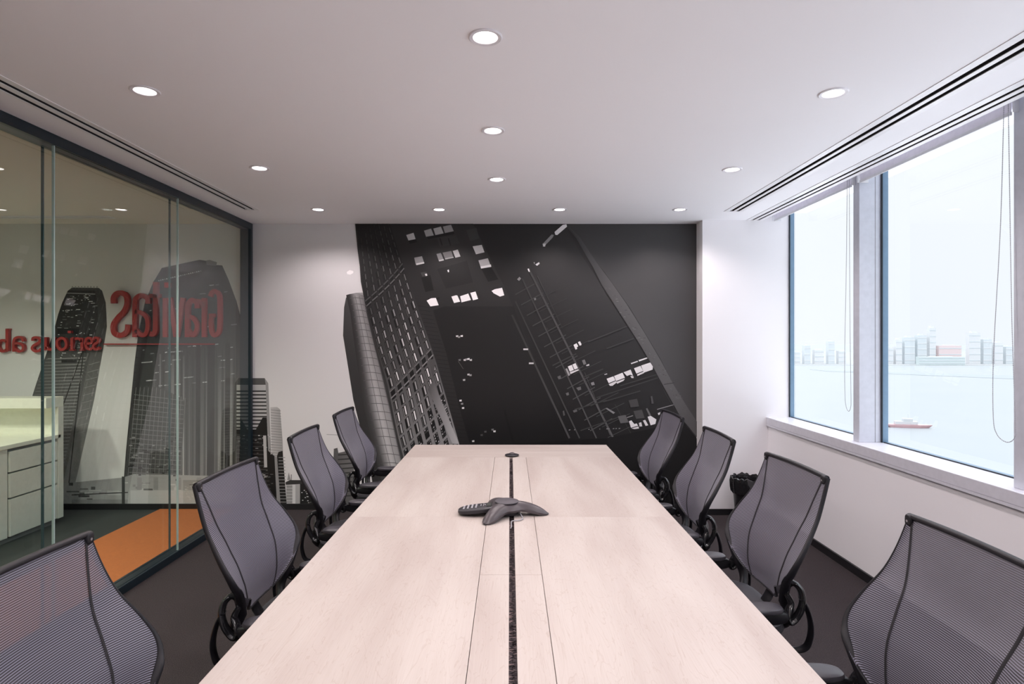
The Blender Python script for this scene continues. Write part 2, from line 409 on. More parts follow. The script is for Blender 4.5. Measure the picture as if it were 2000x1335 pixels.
# linear air diffusers
def diffuser(name_label, x0, x1, y0, y1, slots, frame_x=None, along='y', mt=None, lobby=False):
    fx0, fx1 = frame_x or (x0 - .02, x1 + .02)
    r = empty('air_diffuser', ((x0 + x1) / 2, (y0 + y1) / 2, CEIL)); tag(r, name_label, 'vent', 'linear slot air diffusers in the ceiling')
    cx, cy = (x0 + x1) / 2, (y0 + y1) / 2
    f = MB()
    def bar(a, b_, z0=-.003, z1=.0):
        if along == 'y': f.box(a - cx, b_ - cx, y0 - cy, y1 - cy, z0, z1)
        else: f.box(x0 - cx, x1 - cx, a - cy, b_ - cy, z0, z1)
    lo, hi = (fx0, fx1)
    cur = lo
    for a, b_ in slots:
        bar(cur, a); cur = b_
    bar(cur, hi)
    if along == 'y': f.box(lo - cx, hi - cx, y1 - cy, y1 - cy + .015, -.003, 0)
    else: f.box(x1 - cx, x1 - cx + .015, lo - cy, hi - cy, -.003, 0)
    f.build('face_frame', M['vent'], r, bevel=.001)
    b = MB()
    for a, b_ in slots:
        if along == 'y': b.box(a - cx, b_ - cx, y0 - cy, y1 - cy, .030, .034); b.box(a - cx - .001, a - cx, y0 - cy, y1 - cy, 0, .03); b.box(b_ - cx, b_ - cx + .001, y0 - cy, y1 - cy, 0, .03)
        else: b.box(x0 - cx, x1 - cx, a - cy, b_ - cy, .030, .034)
    b.build('slot_void', M['slot'], r)
    v = MB()
    for a, b_ in slots:
        c0 = (a + b_) / 2
        if along == 'y': v.box(c0 - cx - .003, c0 - cx + .003, y0 - cy, y1 - cy, .008, .022)
    if v.v: v.build('deflector_blade', M['slot'], r)
diffuser('twin slot ceiling diffuser running along the glass partition', -2.165, -2.045, YN, 4.86, [(-2.150, -2.126), (-2.092, -2.070)], (-2.165, -2.035))
diffuser('wide twin slot ceiling diffuser between the downlights and the windows', 1.785, 1.90, YN, 4.92, [(1.803, 1.830), (1.856, 1.881)], (1.762, 1.915))
diffuser('narrow twin slot ceiling diffuser beside the roller blinds', 2.110, 2.215, YN, 5.285, [(2.128, 2.148), (2.178, 2.196)], (2.085, 2.228))
diffuser('twin slot ceiling diffuser behind the glass above the reception desk', XL, -3.44, 5.11, 5.21, [(5.125, 5.145), (5.175, 5.195)], (5.105, 5.215), along='x')

# downlights: trim ring, glowing lens, a real spot lamp each
def downlight_proto(name):
    r = empty(name)
    MB().lathe([(.059, 0), (.0595, -.003), (.056, -.0055), (.044, -.004), (.0405, 0)], 40, cap=False).build('trim_ring', M['trimring'], r, smooth=True)
    MB().lathe([(.0005, -.0025), (.030, -.0025), (.0395, -.0012), (.0405, 0)], 40, cap=False).build('lens', M['bulb'], r, smooth=True)
    return r
dl = downlight_proto('downlight')
front = [(-1.556, 4.86, 'in the row by the mural wall, closest to the glass partition'), (-.574, 4.86, 'in the row by the mural wall, second from the glass partition'),
         (.403, 4.86, 'in the row by the mural wall, second from the windows'), (1.380, 4.86, 'in the row by the mural wall, closest to the windows'),
         (-.087, 3.95, 'in the middle line over the table, next to the mural row'), (-.086, 3.03, 'in the middle line over the table, second of three'),
         (-.086, 2.095, 'large in view at the top centre over the table'), (-1.543, 3.69, 'over the partition side chairs, smaller of that pair'), (-1.552, 2.547, 'over the partition side chairs, larger of that pair'),
         (1.380, 3.72, 'over the window side chairs, smaller of that pair'), (1.387, 2.57, 'over the window side chairs, larger of that pair')]
back = [(-.086, 1.16, 'just above the camera over the table'), (-.086, .22, 'directly over the camera'), (-1.55, 1.40, 'above the nearest partition side chair'), (1.38, 1.42, 'above the nearest window side chair'),
        (-1.55, .26, 'level with the camera on the partition side'), (1.38, .27, 'level with the camera on the window side'), (-.086, -.9, 'middle one of the row behind the camera'), (-1.55, -.9, 'partition side one of the row behind the camera'), (1.38, -.9, 'window side one of the row behind the camera')]
def spot(x, y, w, size=150, col=LAMP_COL):
    l = bpy.data.lights.new('downlight_lamp', 'SPOT'); l.energy = w; l.color = col; l.spot_size = math.radians(size); l.spot_blend = .55; l.shadow_soft_size = .045
    o = bpy.data.objects.new('downlight_lamp', l); COL.objects.link(o); o.location = (x, y, CEIL - .012); return o
for i, (x, y, lab) in enumerate(front + back):
    o = dl if i == 0 else copy_tree(dl)
    o.location = (x, y, CEIL)
    tag(o, 'round lit ceiling downlight ' + lab, 'ceiling light', 'downlights in the meeting room ceiling'); spot(x, y, LAMP_W)
for x, y, lab in [(-4.4, 3.5, 'above the desk chair side'), (-3.25, 3.3, 'over the walkway beside the desk'), (-4.0, 1.8, 'halfway along the lobby'), (-3.3, .2, 'over the orange carpet level with the camera')]:
    o = copy_tree(dl); o.location = (x, y, CEIL); tag(o, 'round reception ceiling downlight past the glass ' + lab, 'ceiling light', 'downlights in the reception ceiling')
    spot(x, y, DESK_W, col=(1, .91, .78)).data.shadow_soft_size = .09

# ------------------------------------------------------------------ glass partition
joints = [YB - .03, 4.252, 3.096, 1.940, .784, -.372, -1.528, YN + .001]
pf = MB()
for x0, x1 in ((XG - .085, XG + .012),):
    pf.box(x0, x1, YN, YB - .002, CEIL - .055, CEIL - .0005); pf.box(x0, x1, YN, YB - .002, 0.0005, .052)
    pf.box(x0, x1, YB - .045, YB - .002, .052, CEIL - .055)
part = pf.build('partition_frame', M['pframe'], bevel=.002); st(part)
tag(part, 'dark frame of the floor to ceiling glass partition')
k = 0
for a, b_ in zip(joints, joints[1:]):
    for dx in (0, -.056):
        st(box('partition_glass_pane', M['glass'] if dx == 0 else M['glass2'], (XG - .010 + dx, XG + dx, b_ + .0035, a - .0035, .052, CEIL - .055)))
for y in joints[1:-1]:
    st(box('partition_joint', M['joint'], (XG - .011, XG + .001, y - .0034, y + .0034, .052, CEIL - .055)))
    st(box('partition_joint', M['joint2'], (XG - .067, XG - .055, y - .0034, y + .0034, .052, CEIL - .055)))

# ------------------------------------------------------------------ reception behind the glass
st(box('floor_carpet_runner', M['orange'], (-3.18, XG - .09, YN + .05, YB - .016, 0, .008)))
dk = empty('reception_desk', (-4.3, 4.7, 0)); tag(dk, 'cream reception desk with raised counter behind the glass partition', 'desk')
def dbox(name, mt, b, bevel=.0, parent=dk):
    return MB().box(b[0] + 4.3, b[1] + 4.3, b[2] - 4.7, b[3] - 4.7, b[4], b[5]).build(name, mt, parent, bevel=bevel)
dbox('counter_top', M['desk'], (-5.9, -3.80, 4.907, 5.10, .98, 1.065), .003)
dbox('end_panel', M['deskgrey'], (-3.83, -3.80, 5.04, 5.10, .04, .98), .002)
dbox('back_panel', M['desk'], (-5.9, -3.83, 5.07, 5.10, .04, .98))
dbox('desk_top', M['desk'], (-5.3, -3.80, 3.9, 5.07, .715, .747), .003)
dbox('plinth', M['groove'], (-4.5, -3.83, 4.50, 5.04, 0.0, .045))
dbox('side_panel', M['deskgrey'], (-4.5, -3.812, 4.46, 4.545, .04, .715), .002)
dbox('carcass', M['groove'], (-4.5, -3.825, 4.545, 5.04, .04, .712))
for z0, z1 in ((.535, .690), (.340, .522), (.045, .327)):
    dbox('drawer', M['deskgrey'], (-3.825, -3.803, 4.558, 5.036, z0, z1), .002)
dbox('rear_leg_panel', M['deskgrey'], (-5.3, -5.25, 3.95, 5.0, 0, .715))
dbox('modesty_panel', M['deskgrey'], (-5.25, -4.5, 4.99, 5.02, .1, .715))
dbox('near_leg_panel', M['deskgrey'], (-5.25, -3.9, 3.92, 3.95, 0, .715))

# ------------------------------------------------------------------ mural (a flat printed film on the back wall)
MURAL = []
K = YB / 1170.0
def wpt(px, py): return ((px - 996) * K, CAMH - (py - 664) * K)
XMIN = 996 + XL / K; XMAX = 996 + 1.70 / K; YMIN, YMAX = 664 - (CEIL - CAMH) / K, 664 + (CAMH - .05) / K
def clip(poly, ax, lim, sgn):
    out = []
    for i in range(len(poly)):
        a, b_ = poly[i], poly[(i + 1) % len(poly)]
        ia, ib = (a[ax] - lim) * sgn >= 0, (b_[ax] - lim) * sgn >= 0
        if ia: out.append(a)
        if ia != ib:
            t = (lim - a[ax]) / (b_[ax] - a[ax]); out.append(tuple(p + (q - p) * t for p, q in zip(a, b_)))
    return out
def P(pts, g, layer):
    """one printed patch: pixel points, grey 0..255 (one or one per point)"""
    if not isinstance(g, (list, tuple)): g = [g] * len(pts)
    poly = [(p[0], p[1], q) for p, q in zip(pts, g)]
    for ax, lim, s in ((0, XMIN, 1), (0, XMAX, -1), (1, YMIN, 1), (1, YMAX, -1)):
        poly = clip(poly, ax, lim, s)
        if len(poly) < 3: return
    MURAL.append((poly, layer))
def Q(x0, y0, x1, y1, g, layer): P([(x0, y0), (x1, y0), (x1, y1), (x0, y1)], g, layer)
def LN(x0, y0, x1, y1, w, g, layer):
    d = math.hypot(x1 - x0, y1 - y0) or 1; nx, ny = -(y1 - y0) / d * w / 2, (x1 - x0) / d * w / 2
    g2 = g if isinstance(g, (list, tuple)) else [g, g]
    P([(x0 + nx, y0 + ny), (x1 + nx, y1 + ny), (x1 - nx, y1 - ny), (x0 - nx, y0 - ny)], [g2[0], g2[1], g2[1], g2[0]], layer)
def pl(line, y):
    """x on a polyline [(x,y)..] at height y"""
    for (xa, ya), (xb, yb) in zip(line, line[1:]):
        if y <= yb or (xb, yb) == line[-1]: return xa + (xb - xa) * (y - ya) / (yb - ya)
rnd = random.Random(7)

# sky
ys = [437, 500, 560, 640, 800, 990]; gs = [212, 216, 216, 221, 228, 226]
for a, b_, ga, gb in zip(ys, ys[1:], gs, gs[1:]): P([(XMIN - 5, a), (XMAX + 5, a), (XMAX + 5, b_), (XMIN - 5, b_)], [ga, ga, gb, gb], 0)
P([(677, 531), (683, 527), (690, 529), (690, 533), (684, 536), (678, 535)], 246, 1)

# tower A: slim tower with rounded crown
LA = [(133, 566), (117, 600), (104, 650), (82, 715), (63, 772), (36, 880), (8, 990)]
RA = [(199, 566), (207, 592), (209, 640), (200, 690), (184, 780), (166, 860), (148, 940), (130, 990)]
MA = [(186, 572), (192, 600), (190, 640), (176, 690), (158, 780), (142, 860), (124, 940), (112, 990)]
def strip(LF, RT, y0, y1, n, gf, layer):
    for i in range(n):
        a, b_ = y0 + (y1 - y0) * i / n, y0 + (y1 - y0) * (i + 1) / n
        ga, gb = gf(a), gf(b_)
        P([(pl(LF, a), a), (pl(RT, a), a), (pl(RT, b_), b_), (pl(LF, b_), b_)], [ga, ga, gb, gb], layer)
P([(133, 567), (141, 561), (193, 562), (199, 567)], 70, 1)
strip(LA, MA, 567, 990, 18, lambda y: interp([(560, 40), (650, 48), (700, 85), (990, 132)], y), 1)
strip(MA, RA, 567, 990, 18, lambda y: interp([(560, 62), (640, 66), (700, 98), (990, 172)], y), 1)
for i in range(9): Q(140 + i * 6, 558.5, 143 + i * 6, 562, 165, 2)
y = 700.0
while y < 985:
    LN(pl(LA, y) + 3, y + 1, pl(MA, y) - 6, y - 2, 1.5, [120, 165], 2); y += 6.2 + (y - 700) * .004
y = 712
while y < 985:
    LN(pl(MA, y) + 2, y, pl(RA, y) - 1, y - 6, 1.0, 150, 2); y += 15
for i in range(120):
    yy = rnd.uniform(572, 700); a, b_ = pl(LA, yy), pl(MA, yy); x = rnd.uniform(a + 4, b_ - 8); w = rnd.choice([2, 3, 5, 8])
    Q(x, yy, x + w, yy + 1.2, rnd.choice([110, 150, 200, 230]), 3)
LN(130, 572, 186, 574, 1.8, 150, 3); Q(112, 641, 155, 652, 26, 3); LN(120, 705, 150, 705, 6, 35, 3)
LN(178, 640, 120, 800, 2, 30, 3); LN(168, 640, 130, 985, 2.2, 45, 3)

# tower B: the tall stepped tower
PB = [(300, 549), (303, 545), (316, 523), (390, 507), (402, 509), (404, 516), (434, 518), (446, 545), (462, 588), (470, 618), (470, 990), (238, 990), (246, 880), (262, 715), (270, 650), (283, 590)]
P(PB, [30, 30, 32, 34, 36, 38, 38, 40, 48, 60, 105, 85, 60, 44, 34, 30], 1)
for k in range(22):
    x = 309 + k * 3.9; LN(x, 548 - k * .9, x + 2.4, 547.5 - k * .9, 2.2, rnd.choice([150, 190, 220]), 3)
P([(402, 509), (409, 507), (424, 512), (422, 519), (404, 517)], 120, 2)
for rowy, n in ((560, 4), (575, 3), (600, 5), (640, 4), (676, 7), (684, 8), (700, 7), (708, 8), (722, 6), (736, 7), (748, 10), (772, 6)):
    for i in range(n):
        x = rnd.uniform(290 if rowy < 650 else 272, 452); LN(x, rowy - (x - 300) * .08 + 6, x + rnd.choice([4, 7, 12]), rowy - (x - 300) * .08 + 5, 1.8, rnd.choice([130, 180, 220]), 3)
for k in range(15):                      # vertical fins
    x = 300 + k * 11.5; w = rnd.choice([3, 5, 6]); g = rnd.choice([125, 160, 185])
    P([(x, 690 + k), (x + w, 690 + k), (x + w - 1, 930), (x - 1, 930)], [g * .5, g * .5, g, g], 2)
    LN(x + 8, 680, x + 7, 930, 1, 35, 3)
for x0, x1, g in ((383, 392, 40), (405, 420, 38), (440, 450, 45)): P([(x0, 670), (x1, 670), (x1 - 2, 985), (x0 - 2, 985)], g, 4)
P([(270, 650), (282, 652), (262, 850), (252, 985), (238, 985), (246, 880), (262, 715)], [35, 35, 48, 60, 60, 48, 40], 4)
# lower grid building in front of tower B
P([(284, 752), (318, 757), (362, 782), (352, 930), (244, 930), (256, 800)], [66, 70, 78, 84, 66, 60], 5)
for k in range(17): LN(262 - k * .6, 770 + k * 9.5, 360 - k * .5, 782 + k * 9, .9, 140, 6)
for k in range(13): LN(266 + k * 8, 756 + max(0, k - 5) * 3, 250 + k * 8.6, 928, .9, 132, 6)
for k in range(60): x = rnd.uniform(250, 350); yy = rnd.uniform(850, 928); Q(x, yy, x + rnd.uniform(3, 10), yy + 2.4, rnd.choice([25, 40, 120, 150]), 6)
# low podium and street edge
P([(120, 944), (240, 932), (262, 925), (470, 930), (470, 990), (120, 990)], [165, 160, 170, 175, 190, 170], 5)
for k in range(46):
    x = rnd.uniform(126, 458); yy = rnd.uniform(934, 978); Q(x, yy, x + rnd.uniform(5, 26), yy + rnd.uniform(2, 6), rnd.choice([65, 95, 195, 205, 140]), 6)
Q(255, 957, 470, 984, 198, 7); Q(140, 975, 250, 984, 150, 6); LN(140, 966, 250, 961, 2, 50, 7); Q(238, 930, 244, 985, 60, 7)
for x in (268, 300, 345, 384, 430): Q(x, 932, x + 9, 956, 150, 7)
# building C: banded slab and its neighbours
P([(462, 738), (517, 738), (519, 751), (462, 751)], 92, 7)
P([(462, 751), (519, 751), (529, 985), (462, 985)], 192, 6)
P([(517, 738), (524, 748), (534, 985), (526, 985), (519, 751)], 158, 7)
for k in range(11): LN(462, 763.5 + k * 7.1, 519.5 + k * .25, 763.5 + k * 7.1, 3.0, 68, 7)
P([(528, 795), (541, 794), (547, 799), (552, 860), (556, 985), (534, 985)], [200, 200, 170, 165, 160, 190], 5)
for k in range(23): LN(529, 800 + k * 5.2, 548.5 + k * .2, 802 + k * 5.2, .9, 130, 6)
P([(462, 838), (500, 838), (513, 815), (521, 815), (524, 880), (536, 890), (542, 985), (462, 985)], [45, 40, 35, 35, 30, 35, 28, 25], 8)
for k in range(19):
    yy = 848 + k * 7.4; LN(462, yy, 512 + k * 1.2, yy + 2, 1.6, [85, 70], 9)
for k in range(60): x = rnd.uniform(463, 530); yy = rnd.uniform(845, 980); Q(x, yy, x + rnd.uniform(1.5, 6), yy + 1.6, rnd.choice([140, 200, 90]), 9)
P([(514, 850), (520, 850), (522, 912), (516, 912)], 190, 9)
P([(541, 890), (544, 882), (552, 880), (560, 985), (548, 985)], 38, 7)
for k in range(15): LN(544, 893 + k * 6.2, 557 + k * .15, 893 + k * 6.2, 1.3, 150, 8)
P([(536, 890), (541, 892), (548, 985), (541, 985)], 150, 8)
# far little blocks
Q(559, 943, 587, 985, 175, 4); Q(586, 937, 625, 985, 40, 4); Q(571, 946, 577, 985, 215, 5); P([(558, 941), (566, 937), (600, 937), (600, 944), (558, 946)], 60, 5)
for k in range(40): x = rnd.uniform(588, 622); yy = rnd.uniform(945, 982); Q(x, yy, x + 2.5, yy + 1.6, rnd.choice([170, 210, 110]), 5)
for k in range(6): LN(560, 950 + k * 6, 571, 950 + k * 6, 1, 90, 6)
P([(561, 937), (564, 922), (568, 937)], 150, 4); LN(569, 926, 569, 937, 2, 150, 4)
P([(652, 876), (659, 874), (661, 884), (678, 880), (690, 886), (694, 985), (648, 985)], [95, 95, 100, 110, 120, 100, 90], 4)
for k in range(10): LN(660, 888 + k * 9, 690, 886 + k * 9, 2.4, 60, 5)
LN(638, 848, 660, 849, 1, 160, 1)

# tower F: curved tiled tower
P([(690, 590), (712, 590), (730, 660), (765, 760), (820, 985), (760, 985)], [70, 60, 60, 60, 80, 80], 4)
P([(676, 580), (672, 600), (670, 655), (690, 780), (720, 900), (735, 985), (770, 985), (712, 720), (688, 590)], [80, 70, 62, 55, 50, 50, 60, 60, 75], 4)
LF = [(676, 576), (684, 610), (690, 655), (702, 740), (712, 800), (728, 870), (756, 985)]
RF = [(708, 571), (716, 610), (728, 660), (748, 740), (762, 800), (777, 870), (804, 985)]
def shade_F(y, u):
    base = interp([(0, 62), (.18, 74), (.38, 150), (.55, 198), (.8, 165), (1, 150)], u); return base * interp([(570, .80), (660, .82), (800, .98), (985, 1.05)], y)
P([(676, 580), (684, 574), (696, 571.5), (708, 571), (714, 580)], [70, 100, 140, 160, 160], 5)
yy = 576
while yy < 985:
    y2 = yy + 12
    for j in range(10):
        u0, u1 = j / 10, (j + 1) / 10
        def fp(u, y): a, b_ = pl(LF, y), pl(RF, y); return (a + (b_ - a) * u, y + 3 * (1 - 4 * (u - .5) ** 2) * -1)
        P([fp(u0, yy), fp(u1, yy), fp(u1, y2), fp(u0, y2)], [shade_F(yy, u0), shade_F(yy, u1), shade_F(y2, u1), shade_F(y2, u0)], 5)
    yy = y2
yy = 584; st_ = 12
while yy < 985:
    pts = [fp(u / 6, yy) for u in range(1, 7)]
    for a, b_ in zip(pts, pts[1:]): LN(a[0], a[1], b_[0], b_[1], 1.1, 92, 6)
    yy += st_; st_ = min(18, st_ + .25)
for u in (.5, .75, .98):
    for a in range(580, 980, 20):
        p, q = fp(u, a), fp(u, a + 20); LN(p[0], p[1], q[0], q[1], .9, 100, 6)

# tower G: the big dark brick tower. facade seen edge-on, then its front
LG = [(697, 437), (702, 495), (712, 588), (735, 680), (756, 746), (777, 850), (812, 985)]
RG = [(762, 437), (776, 480), (812, 588), (851, 703), (884, 820), (897, 866), (930, 985)]
FR = [(926, 437), (955, 500), (985, 560), (1003, 600), (1040, 700), (1110, 866), (1165, 985)]     # right limit of the front
P([(694, 437), (924, 437), (990, 570), (1003, 600), (1110, 868), (1165, 990), (812, 990), (777, 850), (756, 746), (735, 680), (712, 588), (709, 570), (705, 550), (703, 520), (699, 490)],
  [44, 50, 46, 42, 36, 34, 36, 40, 46, 48, 46, 46, 46, 45, 45], 7)
for i in range(26):                        # pale masonry between the windows grows brighter downwards
    a, b_ = 437 + i * 21, 437 + (i + 1) * 21
    g = interp([(437, 36), (560, 46), (650, 66), (740, 98), (850, 150), (985, 160)], a); g2 = interp([(437, 36), (560, 46), (650, 66), (740, 98), (850, 150), (985, 160)], b_)
    P([(pl(LG, a), a), (pl(RG, a), a), (pl(RG, b_), b_), (pl(LG, b_), b_)], [g * .8, g, g2, g2 * .8], 8)
def gp(u, y):
    """facade point: floor lines climb to the right"""
    yr = y - u * 88 * interp([(437, .75), (900, 1.08)], y)
    a, b_ = pl(LG, max(437, yr)), pl(RG, max(437, yr))
    if yr < 437: a, b_ = a - (437 - yr) * .1, b_ - (437 - yr) * .25
    return (a + (b_ - a) * u, yr)
NC = 7; y = 470.0; fl = 0
while y < 1090:
    hgt = interp([(470, 13), (600, 18), (750, 22), (1000, 27)], y)
    for c in range(NC):
        u0 = (c + .22) / NC; u1 = (c + .80) / NC; t0, t1 = y, y + hgt * .80
        br = interp([(470, .12), (600, .35), (720, .8), (800, 1), (1100, .9)], y)
        P([gp(u0, t0), gp(u1, t0), gp(u1, t1), gp(u0, t1)], 26 + 4 * rnd.random(), 9)
        if (fl % 9) == 8: continue
        low = gp(u0, y)[1] > 760 + 14 * (NC - c)
        if not low:
            wv = (u1 - u0); g = 215 * br * rnd.uniform(.55, 1.1) + 30
            P([gp(u0 + wv * .50, t0 + 1), gp(u0 + wv * .82, t0 + 1), gp(u0 + wv * .82, t1 - 1), gp(u0 + wv * .50, t1 - 1)], min(235, g), 10)
            if rnd.random() < .75: P([gp(u0 + wv * .12, t0 + 2), gp(u0 + wv * .26, t0 + 2), gp(u0 + wv * .26, t1), gp(u0 + wv * .12, t1)], min(220, g * .6), 10)
        else:
            for q in range(4):
                for s_ in (.15, .42, .68):
                    if rnd.random() < .6:
                        tt = t0 + hgt * .8 * (q + .2) / 4; P([gp(u0 + (u1 - u0) * s_, tt), gp(u0 + (u1 - u0) * (s_ + .2), tt), gp(u0 + (u1 - u0) * (s_ + .2), tt + hgt * .11), gp(u0 + (u1 - u0) * s_, tt + hgt * .11)], rnd.choice([70, 120, 190]), 10)
    if fl % 9 == 8:                        # ledge band
        for dy, g in ((0, 95), (hgt * .55, 120)):
            for c in range(NC):
                a, b_ = gp((c + .1) / NC, y + dy), gp((c + .92) / NC, y + dy); LN(a[0], a[1], b_[0], b_[1], 2.2, g * interp([(470, .6), (800, 1.25)], y), 11)
    y += hgt; fl += 1
# bright corner pier at the foot
P([(836, 760), (846, 742), (897, 866), (884, 866)], [85, 95, 190, 175], 11); P([(851, 703), (846, 742), (838, 700)], 80, 11)
for k in range(34):                        # brick courses on the pier beside the corner
    yy = 600 + k * 8; x = pl(RG, yy); LN(x + 1, yy - 3, x + 22 + k * .2, yy, 1, 32, 9)
P([(846, 606), (868, 598), (1003, 598), (1040, 700), (1110, 868), (1165, 990), (950, 990), (918, 868), (896, 790), (872, 690)], [34, 34, 34, 32, 28, 28, 24, 28, 30, 32], 8)
def C7(x, y): return (680 + x / 3.034, 430 + y / 3.034)
def W7(pts, g, l=9): P([C7(*p) for p in pts], g, l)
for pts, g in [([(345, 88), (388, 75), (400, 112), (358, 120)], 190), ([(450, 62), (492, 50), (508, 90), (462, 98)], 165), ([(505, 50), (550, 38), (566, 78), (518, 88)], 175), ([(562, 38), (610, 27), (626, 65), (574, 76)], 150),
               ([(392, 222), (438, 213), (452, 255), (402, 265)], 150), ([(404, 256), (450, 247), (452, 256), (406, 266)], 215), ([(524, 200), (550, 194), (566, 232), (538, 242)], 150), ([(560, 192), (612, 182), (622, 215), (574, 228)], 135), ([(620, 182), (650, 174), (666, 215), (636, 222)], 215),
               ([(538, 236), (566, 230), (568, 238), (540, 244)], 210), ([(574, 226), (624, 216), (626, 222), (576, 233)], 190),
               ([(738, 155), (792, 146), (808, 190), (758, 202)], 205), ([(772, 238), (828, 225), (846, 275), (788, 285)], 180), ([(784, 274), (846, 262), (848, 276), (788, 286)], 225),
               ([(540, 296), (594, 285), (600, 312), (548, 321)], 78), ([(430, 310), (465, 305), (470, 330), (440, 334)], 70), ([(455, 318), (467, 316), (470, 328), (460, 330)], 235), ([(588, 296), (597, 292), (599, 306), (592, 308)], 235),
               ([(466, 476), (492, 462), (520, 460), (537, 503), (488, 510)], 243), ([(612, 452), (640, 444), (648, 446), (664, 482), (628, 490)], 243), ([(664, 450), (712, 434), (728, 472), (672, 486)], 240), ([(724, 430), (755, 422), (770, 466), (740, 474)], 243),
               ([(850, 418), (870, 408), (912, 400), (925, 444), (900, 452), (862, 432)], 235),
               ([(434, 340), (488, 325), (508, 415), (458, 425)], 30), ([(528, 290), (705, 240), (740, 368), (580, 405)], 38), ([(525, 105), (640, 90), (662, 138), (545, 158)], 55), ([(790, 290), (850, 280), (890, 350), (830, 365)], 28), ([(700, 60), (760, 45), (778, 110), (722, 122)], 60),
               ([(355, 120), (402, 112), (410, 130), (368, 140)], 26), ([(466, 100), (626, 68), (630, 82), (476, 112)], 26), ([(462, 470), (540, 455), (544, 470)], 30)]:
    W7(pts, g, 10 if g > 80 else 9)
for x in (590, 540): W7([(x, 108), (x + 8, 106), (x + 22, 150), (x + 14, 152)], 34, 10)
for x, y, g in ((645, 685, 200), (656, 690, 150), (672, 684, 230), (690, 826, 210), (700, 822, 160), (712, 820, 230), (726, 826, 200), (660, 826, 120), (712, 912, 200), (724, 916, 160), (686, 944, 190), (665, 1066, 230), (674, 1085, 150), (680, 1110, 235), (866, 1248, 225), (855, 1238, 120), (740, 1306, 210), (812, 1250, 90), (790, 1270, 80)):
    W7([(x - 6, y - 3), (x + 8, y - 5), (x + 8, y + 6), (x - 5, y + 6)], g, 10)
for x, y in ((1038, 763), (1071, 846)): W7([(x, y - 4), (x + 28, y - 4), (x + 28, y + 5), (x, y + 5)], 205, 10)
LN(895, 705, 905, 720, 1, 90, 9); LN(985, 800, 1003, 865, 4, 24, 9)

# right part: tower I grid, slanting column, dusk
P([(930, 437), (1364, 437), (1364, 990), (1100, 990)], [40, 60, 60, 30], 5)
def C8(x, y): return (1000 + x / 3.035, 430 + y / 3.035)
P([(924, 437), (1102, 437), (1140, 505), (1185, 570), (1250, 670), (1300, 770), (1360, 870), (1362, 990), (1165, 990), (1110, 868), (1003, 600), (985, 560)], [36, 48, 56, 60, 52, 46, 40, 30, 26, 30, 38, 40], 6)
P([(1102, 437), (1364, 437), (1364, 860), (1340, 800), (1290, 700), (1230, 600), (1180, 530)], [62, 66, 74, 78, 80, 78, 72], 6)
def G8(a, b_, w, g, l=8): p, q = C8(*a), C8(*b_); LN(p[0], p[1], q[0], q[1], w, g, l)
for a, b_, w, g in [((100, 290), (600, 1290), 3.6, [62, 100]), ((60, 345), (500, 1290), 2.6, [58, 88]), ((20, 480), (400, 1290), 2.6, [52, 78]), ((0, 560), (340, 1290), 3.6, [48, 82]), ((150, 330), (300, 640), 1.6, [64, 52]), ((430, 900), (580, 1270), 1.2, [70, 90]), ((610, 1090), (720, 1290), 1.2, 60)]: G8(a, b_, w, g)
for k in range(14):
    x = 20 + k * 34; yy = 440 + k * 62
    G8((x, yy), (x + 130, yy - 72), 1.8, 62 + k * 2); G8((x + 105, yy + 40), (x + 270, yy - 60 + 20), 1.1, 56 + k * 2)
for a, b_ in (((240, 860), (380, 790)), ((370, 1120), (560, 1065)), ((405, 1245), (660, 1155)), ((540, 1075), (760, 1010)), ((450, 720), (700, 620)), ((560, 760), (720, 700)), ((500, 1050), (870, 930)), ((420, 930), (540, 880)), ((640, 980), (900, 900))): G8(a, b_, 2.2, 66)
